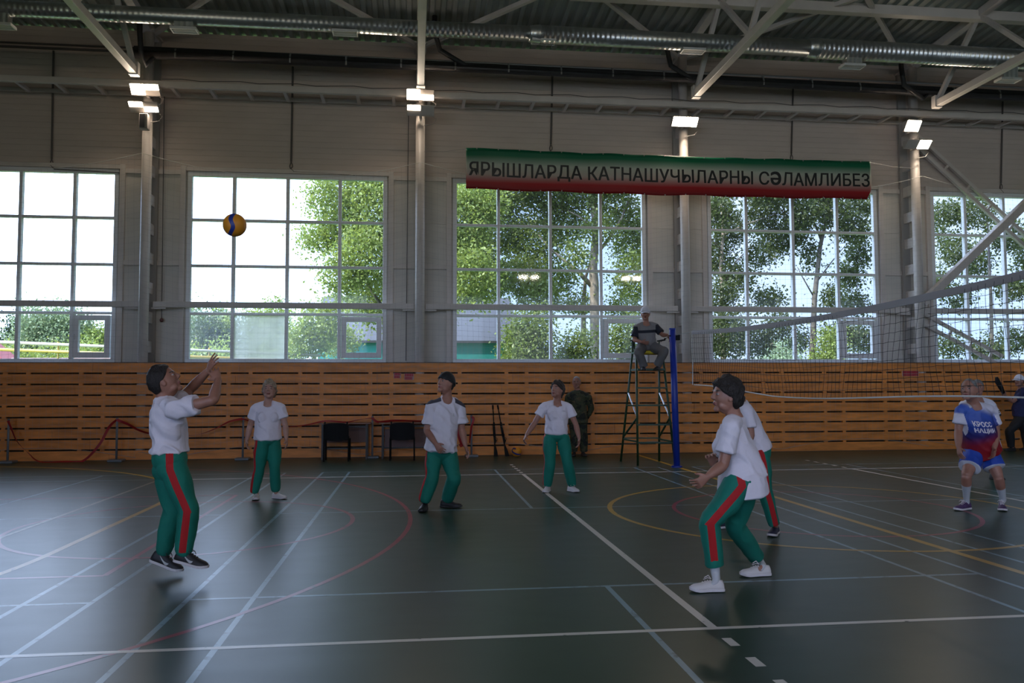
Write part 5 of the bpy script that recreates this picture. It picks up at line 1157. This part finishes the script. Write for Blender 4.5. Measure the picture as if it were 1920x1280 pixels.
    for s_ in 'LR':
        out = np.array(Lh if s_ == 'L' else -Lh); o2 = sp.get('out'+s_); 
        if o2: a_ = math.radians(o2); out = np.array(-_f0*math.cos(a_)+_r0*math.sin(a_))
        hp, kn, an = (np.array(J[q+s_]) for q in ('hp', 'kn', 'an')); fx = np.cross((an-hp)/np.linalg.norm(an-hp), out); fx /= np.linalg.norm(fx); pl = [hp+np.array(U)*.25, hp, kn, an]
        for i_, (a_, b_) in enumerate(zip(pl[:-1], pl[1:])):
            u_ = b_-a_; Ln = np.linalg.norm(u_); u_ = u_/Ln; h_ = np.clip((co-a_)@u_, 0, Ln); r_ = co-a_-np.outer(h_, u_); dd = np.linalg.norm(r_, axis=1); o_p = out-u_*(out@u_); o_p /= np.linalg.norm(o_p); cr = fx-u_*(fx@u_); cr /= np.linalg.norm(cr)
            sv = np.where(r_@o_p > 0.005, np.abs(r_@cr), .2)
            if i_ == 2: sv = np.where(h_/Ln > tr.get('stop', 1.1), .2, sv)
            if i_ == 1: hem = np.where(dd < best, h_/Ln, hem)
            mk = dd < best-(.0 if i_ else 0); sval = np.where(mk, sv, sval); best = np.where(mk, dd, best)
    attr(po, 'stripe', sval); attr(po, 'hem', hem)
    # ---- shirt
    tp = sp['shirt']; s = MB(); hu = tp.get('hem', -.10); bw = tp.get('w', 0.0); lz = tp.get('loose', 0.0)
    st = [(hu, .178+bw+lz, .138+.03*fat+lz), ((hu+.1)*.5+.02, .172+bw+lz*.8, .138+.05*fat+lz*.6), (.28, .158+bw+.03*fat+lz*.4, .128+.065*fat), (.62, .168+bw*.5, .125+.03*fat), (.80, min(.165, sw*.92/k), .108), (.90, min(.12, sw*.7/k), .085), (.96, .075, .075), (1.0, .068, .070)]
    loft(s, [spine(u) for u, _, _ in st], [(a*k, c*k) for _, a, c in st], [lat(u) for u, _, _ in st], 28, 4, 2.3, .12)
    if sp.get('bust'):
        for sx in (-1, 1): s.ellipsoid(spine(.56)+lat(.6)*.07*sx*k+Fr(.6)*.085*k, lat(.6)*.075*k, Fr(.6)*.075*k*sp['bust'], U*.085*k, 14, 9)
    if tp.get('hip'):
        hm = (hpL+hpR)/2; loft(s, [spine(.30)-Fr(.2)*.005, hm+U*.07-Fr(0)*.004, hm-U*.06+Fr(0)*.010], [(.155*k, .125*k), (.186*k, .172*k), (.194*k, .188*k)], Lh, 28, 4, 2.2, .12)
    if fat > .2: s.ellipsoid(spine(.22)+Fr(.2)*.06*k, lat(.2)*.14*k, Fr(.2)*.11*k, U*.15*k, 14, 9)
    for s_ in 'LR':
        sh_, el, wr = J['sh'+s_], J['el'+s_], J['wr'+s_]
        loft(s, [spine(.93), sh_.lerp(spine(.93), .35)+U*.012*k, sh_], [(.07*k, .05*k), (.068*k, .062*k), .067*k], Fr(.9), 16, 3, 2.0, .4)
        ball_(s, sh_-U*.004, .068*k)
        if tp.get('sleeve', .6) <= 1:
            e_ = sh_.lerp(el, tp.get('sleeve', .6)); loft(s, [sh_-(el-sh_).normalized()*.02, sh_.lerp(e_, .5), e_], [(.066*k, .066*k), (.066*k, .066*k), ((.070+tp.get('flare', .004))*k, (.068+tp.get('flare', .004))*k)], Ls, 18, 4, 2.0, .08)
        else:
            loft(s, [sh_, sh_.lerp(el, .5), el, el.lerp(wr, .5), el.lerp(wr, .9)], [.070*k, .066*k, .060*k, .055*k, .048*k], Ls, 18, 4, 2.0, .1)
    so, co = remesh(s, tp.get('name', 't_shirt'), vox*1.25, 5, [tp['m']], root, tp.get('wr', .005)*1.7, 9, seed=len(nm)+3)
    if tp.get('name') != 'jacket':                                  # round neck opening
        nc = np.array(nk+Fr(.9)*.052*k-U*.022*k); ax_ = np.array(nk-U*.06*k); dd = np.linalg.norm(co-nc, axis=1)+np.clip(-(co-np.array(nk))@np.array(Fr(.9)), 0, 1)*.8
        f_ = np.clip((tp.get('neck', .078)*k-dd)/(.010), 0, 1); to_ = ax_-co; to_ /= np.linalg.norm(to_, axis=1)[:, None]
        co = co+to_*(f_*.045*k)[:, None]; so.data.vertices.foreach_set('co', co.astype(np.float32).ravel()); so.data.update()
    sp_n, U_, L_ = np.array(pv), np.array((nk-pv).normalized()), np.array(Ls); h_ = (co-sp_n)@U_/tl; attr(so, 'su', h_); attr(so, 'sl', (co-sp_n)@L_-((np.array(nk)-sp_n)@L_)*h_); fr = np.array(Ls.cross(U)); attr(so, 'sf', (co-sp_n)@fr-((np.array(nk)-sp_n)@fr)*h_)
    sa = np.full(len(co), -1.)
    for s_ in 'LR':
        a_, b_ = np.array(J['sh'+s_]), np.array(J['el'+s_]); u_ = (b_-a_)/np.linalg.norm(b_-a_); q = (co-a_)@u_; rr = np.linalg.norm(co-a_-np.outer(q, u_), axis=1); sa = np.where((rr < .10*k)&(q > sa), q, sa)
    sa = np.where(np.abs((co-sp_n)@L_-((np.array(nk)-sp_n)@L_)*h_) > .165*k, sa, -1.); attr(so, 'sa', sa)
    for s_ in 'LR':
        he, to, up = feet[s_]; fs_ = sp['shoe']; shoe(root, he, to, up, fs_[0], fs_[1], sp.get('shoeh', .095)*k, .046*k, laces=fs_[2] if len(fs_) > 2 else False, mark=fs_[3] if len(fs_) > 3 else None, side=fs_[4] if len(fs_) > 4 else 1, low=sp.get('lowshoe', False))
    return root, J, so, dict(F=Fh, U=Uh, L=Lh_, C=HC, Fr=Fr(.6), Ls=Ls, spine=spine, Up=U)
DEBUG = False
def skin_text(s, so, mat_, name, centre, right, up, out, width, height, parent, lift=.004, bold=.03):
    """lettering laid on a garment surface"""
    bv = BVHTree.FromPolygons([v.co[:] for v in so.data.vertices], [p.vertices[:] for p in so.data.polygons])
    def fn(x, z):
        P = centre+right*(x-width/2)+up*(z-height/2); h, nrm, i, d = bv.ray_cast(P+out*.5, -out); return (h+out*lift) if h else P
    return text_mesh(s, mat_, name, width, height, fn, bold, parent)
# ------------------------------------------------------------------ the players and the others
green = dict(m=m_pants)
# the setter, leaping with raised arms (seen from his right side)
R1 = person(dict(label='man in white t-shirt and green striped track pants leaping to set the ball', dep=6.45, k=1.02, vox=.0055, z0=0, skin=m_skin, face=(105, 30), hair=('man', m_hair_dark, .05, .007), foot=.28, hk=1.02,
    J=dict(hd=(308, 715, .02), nk=(306, 752, .02), pv=(318, 856, 0), ch=(316, 800, 0), shL=(322, 765, .18), shR=(328, 768, -.17), elL=(356, 730, .38), wrL=(391, 694, .28), haL=(403, 668, .22), elR=(400, 750, -.18), wrR=(409, 712, .0), haR=(394, 682, .08),
           hpL=(314, 880, .10), hpR=(324, 880, -.09), knL=(324, 955, .12), knR=(354, 955, -.10), anL=(306, 1036, .14), anR=(344, 1038, -.08)),
    handL=((.5, .8, -.2), (-.5, -.2, .5), .25), handR=((-.4, .8, .2), (-.6, .1, .3), .35), spread=.2,
    feetL=((283, 1052, .13), (340, 1073, .10)), feetR=((328, 1052, -.08), (388, 1067, -.12)), shoe=(m_sb, m_sole, m_lace, 'tick', 1), shoeh=.105,
    trousers=dict(m=m_pants, w=1.0, cuff=.050, top=.13, stop=.93), shirt=dict(m=m_shirt, hem=.12, w=-.028, sleeve=.55, wr=.009), outR=10, glute=.95))
# blond woman
person(dict(label='short-haired blond woman in loose white t-shirt standing at the left rear', dep=11.0, k=.96, skin=m_skin2, fem=True, face=(8, 8), hair=('woman', m_hair_blond, .05, .020), fat=.45, bust=1.0, foot=.24, jowl=.5,
    J=dict(hd=(505, 731, 0), nk=(503, 755, .02), pv=(502, 820, .02), shL=(526, 765, .02), shR=(479, 767, -.02), elL=(535, 797, 0), wrL=(537, 823, -.06), haL=(538, 838, -.08), elR=(469, 798, 0), wrR=(463, 824, -.05), haR=(463, 840, -.07),
           hpL=(513, 832, .05), hpR=(491, 832, -.05), knL=(515, 877, -.02), knR=(486, 878, -.04), anL=(517, 919, .05), anR=(477, 922, 0)),
    feetL=((512, .04), (536, -.02)), feetR=((479, .06), (482, -.16)), footdirL=60, footdirR=10, shoe=(m_sw, m_sole), shoeh=.085, outR=-42, outL=138, trousers=dict(m=m_pants, cuff=.050, w=.95), shirt=dict(m=m_shirt, hem=-.04, w=.0, sleeve=.58, loose=.012)))
# man in black cap, shirt with dark shoulder panels
m_sh3 = mat('shirt_panelled', (.70, .64, .68), .8, bump=.2, bscale=22); s = Sh(m_sh3)
al = s.m2('ABSOLUTE', s.at('sl')); u_ = s.at('su'); f1 = s.m2('GREATER_THAN', s.m2('ADD', u_, s.m2('MULTIPLY', al, .55)), .950); f2 = s.m2('LESS_THAN', s.m2('ADD', u_, s.m2('MULTIPLY', al, .62)), 1.045); f3 = s.m2('MULTIPLY', s.m2('GREATER_THAN', al, .085), s.m2('LESS_THAN', s.at('sa'), .07))
s.over(s.m2('MULTIPLY', s.m2('MULTIPLY', f1, f2), f3), (.055, .05, .065))
R3 = person(dict(label='man in black cap and white shirt with dark shoulder panels, looking up left', dep=10.05, k=1.04, face=(-42, 14), hair=('man', m_hair_dark, .02), cap=(m_cap_b, True, False), foot=.28, fat=.1,
    J=dict(hd=(836, 719, 0), nk=(838, 746, .02), pv=(827, 838, 0), ch=(832, 788, 0), shL=(861, 762, .06), shR=(809, 763, -.06), elL=(866, 805, .05), wrL=(873, 836, -.04), haL=(878, 852, -.06), elR=(800, 807, -.08), wrR=(817, 832, -.24), haR=(826, 844, -.28),
           hpL=(841, 850, .04), hpR=(813, 850, -.02), knL=(851, 896, -.06), knR=(810, 896, -.08), anL=(838, 937, .12), anR=(795, 940, -.10)),
    handL=((0, 0, 0), (0, 0, 0), .3), handR=((.3, .9, 0), (.3, -.5, .8), .7),
    feetL=((826, .16), (866, .06)), feetR=((794, -.02), (794, -.30)), footdirL=75, footdirR=-5, shoe=(m_sb, m_sole_b), shoeh=.10, outR=-62, outL=118, trousers=dict(m=m_pants, cuff=.055, w=1.12), shirt=dict(m=m_sh3, hem=-.06, w=.0, sleeve=.72, loose=.02, flare=.014, wr=.007)))
so = R3[2]; P_ = R3[3]['spine'](.70)+R3[3]['Ls']*.085; fr_ = R3[3]['Fr']
skin_text('A', so, m_mark, 'chest_mark', P_, R3[3]['Ls'], R3[3]['Up'], fr_, .022, .045, R3[0], .003)
# woman with arms apart
person(dict(label='dark-haired woman in white t-shirt with arms held apart, standing centre rear', dep=11.65, k=.97, fem=True, face=(-38, 12), hair=('woman', m_hair_brown, .05, .018), fat=.35, bust=1.0, foot=.235, jowl=.3,
    J=dict(hd=(1045, 731, 0), nk=(1044, 755, .02), pv=(1043, 812, .02), shL=(1066, 764, .03), shR=(1019, 764, -.03), elL=(1080, 796, .02), wrL=(1086, 822, -.06), haL=(1085, 838, -.10), elR=(1003, 792, -.06), wrR=(987, 816, -.14), haR=(981, 828, -.18),
           hpL=(1056, 824, .02), hpR=(1030, 824, 0), knL=(1064, 866, -.03), knR=(1031, 866, -.05), anL=(1073, 908, .04), anR=(1026, 909, 0)),
    handR=((0, 0, 0), (0, 0, 0), 1.0), feetL=((1070, .06), (1080, -.1)), feetR=((1028, .06), (1022, -.14)), footdirL=32, footdirR=-18, shoe=(m_sw, m_sole, m_sole), trousers=dict(m=m_pants, cuff=.058, w=1.05), shirt=dict(m=m_shirt, hem=0.0, w=-.005, sleeve=.52)))
# man in camouflage behind her
def camo_cloth(nm):
    m = mat(nm, (.045, .048, .022), .85); s = Sh(m); co = N(s.t, 'ShaderNodeTexCoord')
    for sc, thr_, c in ((9, .52, (.012, .014, .010)), (13, .60, (.085, .065, .03)), (17, .62, (.02, .035, .015))):
        n = N(s.t, 'ShaderNodeTexNoise'); n.inputs['Scale'].default_value = sc; n.inputs['Detail'].default_value = 3; mp = N(s.t, 'ShaderNodeMapping'); mp.inputs['Location'].default_value = (sc, sc*2, 0); s.L.new(co.outputs['Object'], mp.inputs[0]); s.L.new(mp.outputs[0], n.inputs['Vector']); s.over(s.m2('GREATER_THAN', n.outputs[0], thr_), c)
    return m
m_camo = camo_cloth('camouflage')
person(dict(label='man in dark camouflage uniform standing by the board wall behind the woman', dep=17.6, k=1.03, vox=.009, face=(-12, -5), hair=('thin', m_hair_grey, 0), foot=.28, fat=.3, arm=1.1,
    J=dict(hd=(1081, 717, 0), nk=(1083, 733, .03), pv=(1084, 784, 0), shL=(1103, 744, 0), shR=(1066, 744, 0), elL=(1108, 768, .12), wrL=(1096, 788, .17), haL=(1088, 790, .18), elR=(1062, 768, .12), wrR=(1073, 786, .17), haR=(1081, 789, .18),
           hpL=(1092, 790, 0), hpR=(1076, 790, 0), knL=(1094, 818, -.02), knR=(1077, 818, -.02), anL=(1095, 845, .02), anR=(1076, 845, .02)),
    feetL=((1094, .05), (1096, -.2)), feetR=((1077, .05), (1075, -.2)), footdirL=12, footdirR=-12, shoe=(m_sb, m_sole_b), trousers=dict(m=m_camo, cuff=.075, w=1.15), shirt=dict(m=m_camo, hem=-.16, w=.01, sleeve=2, name='jacket', loose=.015)))
# woman in the right foreground (left side to the camera)
R6 = person(dict(label='dark-haired woman in white t-shirt crouching ready at the right foreground', dep=6.12, k=.98, vox=.0055, fem=True, face=(-82, 4), hair=('woman', m_hair_dark, .11, .016), fat=.30, bust=1.0, foot=.25, socks=.11, hk=1.03, glute=1.0, arm=1.05,
    J=dict(hd=(1362, 743, .0), nk=(1379, 785, .0), pv=(1399, 886, .02), ch=(1376, 832, 0), shL=(1371, 800, -.17), shR=(1372, 800, .17), elL=(1356, 872, -.20), wrL=(1327, 893, -.26), haL=(1310, 906, -.28), elR=(1348, 850, .24), wrR=(1336, 868, .02), haR=(1332, 850, -.03),
           hpL=(1389, 908, -.09), hpR=(1397, 908, .12), knL=(1331, 978, -.12), knR=(1378, 985, .22), anL=(1341, 1072, -.08), anR=(1424, 1052, .50)),
    handL=((.1, .9, .3), (-.2, .2, .9), .95), handR=((0, -.5, -.8), (0, 0, 1), .9),
    feetL=((1358, -.12), (1293, -.16)), feetR=((1446, .38), (1386, .30)), footdirL=-88, footdirR=-82, shoe=(m_sw, m_sole, m_sole), shoeh=.10, lowshoe=True, outL=-5,
    trousers=dict(m=m_pants, cuff=.066, w=.98, len=.86, stop=.72), shirt=dict(m=m_shirt, hem=-.12, w=-.012, hip=True, sleeve=.66, loose=.0, flare=.012, wr=.0045)))
# man partly hidden behind her
person(dict(label='player in white t-shirt and striped green pants half hidden behind the foreground woman', dep=8.25, k=1.0, face=(-95, 0), hair=('man', m_hair_dark, .03), foot=.28, fat=.05,
    J=dict(hd=(1373, 731, .02), nk=(1389, 757, 0), pv=(1419, 838, 0), ch=(1402, 796, 0), shL=(1401, 772, -.15), shR=(1395, 768, .17), elL=(1408, 818, -.18), wrL=(1380, 846, -.22), haL=(1368, 852, -.22), elR=(1378, 812, .24), wrR=(1362, 838, .1), haR=(1352, 844, .08),
           hpL=(1423, 852, -.09), hpR=(1416, 852, .09), knL=(1434, 918, -.10), knR=(1386, 916, .18), anL=(1451, 982, -.06), anR=(1360, 978, .42)),
    feetL=((1458, .08), (1444, -.14)), feetR=((1372, .42), (1340, .36)), footdirL=-30, footdirR=-70, shoe=(mat('shoe_navy', (.02, .02, .045), .6), m_sole, False, 'n', 1), outL=5, trousers=dict(m=m_pants, cuff=.052, w=.9), shirt=dict(m=m_shirt, hem=-.07, w=-.01, sleeve=.62, wr=.003)))
# man in the gradient jersey
m_jer = mat('jersey_print', (.02, .05, .30), .55, bump=.04, bscale=300); s = Sh(m_jer); cr = N(s.t, 'ShaderNodeValToRGB'); s.L.new(s.at('su'), cr.inputs[0]); E_ = cr.color_ramp.elements
E_[0].position = .0; E_[0].color = (.30, .006, .012, 1); E_[1].position = .92; E_[1].color = (.04, .10, .42, 1)
for ps, c in ((.20, (.24, .006, .02)), (.38, (.03, .015, .11)), (.58, (.012, .045, .28))): k_ = E_.new(ps); k_.color = (*c, 1)
s.L.new(cr.outputs[0], s.p.inputs['Base Color'])
s.over(s.m2('MULTIPLY', s.ss(s.m2('ADD', s.at('su'), s.m2('MULTIPLY', s.at('sl'), 1.4)), .82, 1.02), 1.0), (.66, .62, .70)); s.over(s.ss(s.at('sa'), .02, .05), (.66, .62, .70)); s.over(s.m2('MULTIPLY', s.m2('GREATER_THAN', s.at('su'), .965), s.m2('LESS_THAN', s.m2('ABSOLUTE', s.at('sl')), .09)), (.5, .5, .55))
m_shb = mat('shorts_blue', (.012, .055, .36), .6); s = Sh(m_shb); s.over(s.m2('GREATER_THAN', s.at('hem'), .600), (.6, .6, .66))
R8 = person(dict(label='grey-haired man in blue and red gradient jersey and blue shorts, crouching at right', dep=9.85, k=1.04, face=(-50, 4), hair=('thin', m_hair_grey, 0), foot=.28, fat=.45, socks=.20, jowl=.4, arm=1.1,
    J=dict(hd=(1817, 731, -.1), nk=(1825, 757, -.04), pv=(1840, 838, .08), ch=(1833, 798, -.02), shL=(1858, 771, .0), shR=(1801, 770, -.04), elL=(1868, 810, 0), wrL=(1864, 841, -.14), haL=(1862, 856, -.18), elR=(1797, 808, -.06), wrR=(1797, 838, -.18), haR=(1800, 853, -.22),
           hpL=(1854, 850, .10), hpR=(1826, 850, .05), knL=(1872, 894, -.06), knR=(1812, 892, -.14), anL=(1881, 937, .08), anR=(1812, 932, .0)),
    feetL=((1886, .08), (1872, -.14)), feetR=((1820, .02), (1790, -.06)), footdirL=-28, footdirR=-62, shoe=(mat('shoe_purple', (.07, .03, .10), .6, var=.3, vscale=30), m_sole, m_sole, 'n', 1), shoeh=.10,
    trousers=dict(m=m_shb, short=.62, wr=.006, top=.0), shirt=dict(m=m_jer, hem=-.12, w=.01, sleeve=.62, loose=.022, flare=.012)))
P_ = R8[3]['spine'](.62); f_ = R8[3]['Fr']; l_ = R8[3]['Ls']; u_ = R8[3]['Up']
skin_text('КРОСС', R8[2], m_shirt, 'jersey_lettering', P_+u_*.045-l_*.02, l_, u_, f_, .22, .065, R8[0], .004, .035); skin_text('НАЦИИ', R8[2], m_shirt, 'jersey_lettering', P_-u_*.04-l_*.005, l_, u_, f_, .26, .070, R8[0], .004, .035)
# player behind him
m_sh9 = mat('shirt_black_stripes', (.70, .67, .74), .8); s = Sh(m_sh9); a_ = s.at('sa'); w_ = s.m2('GREATER_THAN', s.m2('SINE', s.m2('MULTIPLY', a_, 260.0)), .1); s.over(s.m2('MULTIPLY', w_, s.m2('MULTIPLY', s.m2('GREATER_THAN', a_, .085), s.m2('LESS_THAN', a_, .15))), (.02, .02, .02)); s.over(s.m2('GREATER_THAN', a_, .155), (.015, .016, .02))
person(dict(label='player in white shirt with black sleeve stripes hidden behind the jersey man', dep=12.9, k=1.0, vox=.008, face=(-25, 0), hair=('man', m_hair_grey, .01), foot=.27,
    J=dict(hd=(1833, 727, 0), nk=(1834, 748, 0), pv=(1832, 808, 0), shL=(1860, 760, 0), shR=(1806, 760, 0), elL=(1872, 790, 0), wrL=(1866, 815, -.12), haL=(1862, 828, -.14), elR=(1797, 788, 0), wrR=(1806, 815, -.12), haR=(1810, 828, -.14),
           hpL=(1843, 815, 0), hpR=(1820, 815, 0), knL=(1862, 858, -.05), knR=(1813, 856, -.05), anL=(1869, 896, .1), anR=(1811, 894, 0)),
    feetL=((1868, .1), (1872, -.1)), feetR=((1812, .05), (1806, -.16)), footdirL=15, footdirR=-20, shoe=(m_sb, m_sole_b), trousers=dict(m=m_pants, cuff=.055), shirt=dict(m=m_sh9, hem=-.1, w=.0, sleeve=.66)))
# far right person in navy
m_navy = mat('cloth_navy', (.014, .018, .075), .8); m_dk = mat('cloth_black', (.010, .009, .010), .8)
person(dict(label='person in navy shirt, dark trousers and white cap at the far right edge', dep=18.6, k=1.03, vox=.009, face=(-75, 0), hair=('man', m_hair_dark, .01), cap=(m_cap_w, False, True), foot=.28, fat=.3,
    J=dict(hd=(1911, 714, 0), nk=(1915, 728, .02), pv=(1913, 778, 0), shL=(1916, 738, -.14), shR=(1913, 738, .14), elL=(1899, 753, -.28), wrL=(1884, 741, -.34), haL=(1879, 733, -.36), elR=(1900, 752, .22), wrR=(1886, 743, .1), haR=(1880, 735, .08),
           hpL=(1914, 785, -.08), hpR=(1913, 785, .08), knL=(1893, 808, -.12), knR=(1922, 810, .12), anL=(1896, 836, -.05), anR=(1926, 838, .1)),
    handL=((0, 0, 0), (0, 0, 1), .8), feetL=((1903, -.02), (1884, -.1)), feetR=((1930, .12), (1912, .05)), footdirL=-80, footdirR=-70, shoe=(m_sb, m_sole_b), trousers=dict(m=m_dk, cuff=.07, w=1.1), shirt=dict(m=m_navy, hem=-.04, sleeve=.7)))
hb = at(1877, 727, 18.2)
bg_ = thing('racket_case', 'black elongated case held up by the person at the far right', 'case', tuple(hb)); MB().tube([hb+V((-.10, 0, .24)), hb+V((-.08, 0, .14)), hb, hb+V((.06, 0, -.12))], [.03, .055, .05, .03], 10).build('case_body', m_black, bg_, True)
# seated referee
m_pol = mat('polo_grey', (.22, .205, .20), .8); s = Sh(m_pol); s.over(s.m2('MULTIPLY', s.m2('GREATER_THAN', s.at('su'), .56), s.m2('LESS_THAN', s.at('su'), .68)), (.012, .014, .025)); s.over(s.m2('GREATER_THAN', s.at('sa'), -.01), (.012, .014, .025))
m_gt = mat('trousers_grey', (.13, .12, .115), .8)
person(dict(label='referee in white cap and grey polo seated high on the green stand', dep=15.6, k=1.0, vox=.008, face=(-12, -6), hair=('man', m_hair_grey, 0), cap=(m_cap_w, False, True), foot=.27, fat=.4, z0=2.2,
    J=dict(hd=(1210, 588, -.02), nk=(1211, 606, 0), pv=(1213, 648, .02), shL=(1230, 613, 0), shR=(1193, 615, 0), elL=(1242, 628, -.10), wrL=(1252, 628, -.24), haL=(1256, 636, -.28), elR=(1189, 637, -.06), wrR=(1203, 641, -.22), haR=(1212, 643, -.26),
           hpL=(1222, 651, .0), hpR=(1204, 651, .0), knL=(1246, 658, -.34), knR=(1197, 660, -.36), anL=(1233, 684, -.22), anR=(1207, 686, -.24)),
    feetL=((1236, 692.5, -.16), (1229, 694, -.40)), feetR=((1207, 692.5, -.16), (1206, 694.5, -.42)), shoe=(m_sb, m_sole_b), trousers=dict(m=m_gt, cuff=.075, w=1.05, top=.1), shirt=dict(m=m_pol, hem=.02, sleeve=.72, name='polo_shirt')))
wh = at(1256, 633, 15.3); c = thing('whistle_cord', 'thin dark whistle cord in the raised hand of the seated referee', 'whistle', tuple(wh))
MB().tube([wh, wh+V((-.05, 0, -.0)), wh+V((-.11, -.02, -.03)), wh+V((-.18, 0, -.08))], .005, 5).build('cord', m_black, c); MB().ellipsoid(wh+V((-.10, -.02, -.02)), (.022, 0, 0), (0, .012, 0), (0, 0, .014)).build('whistle', m_black, c)
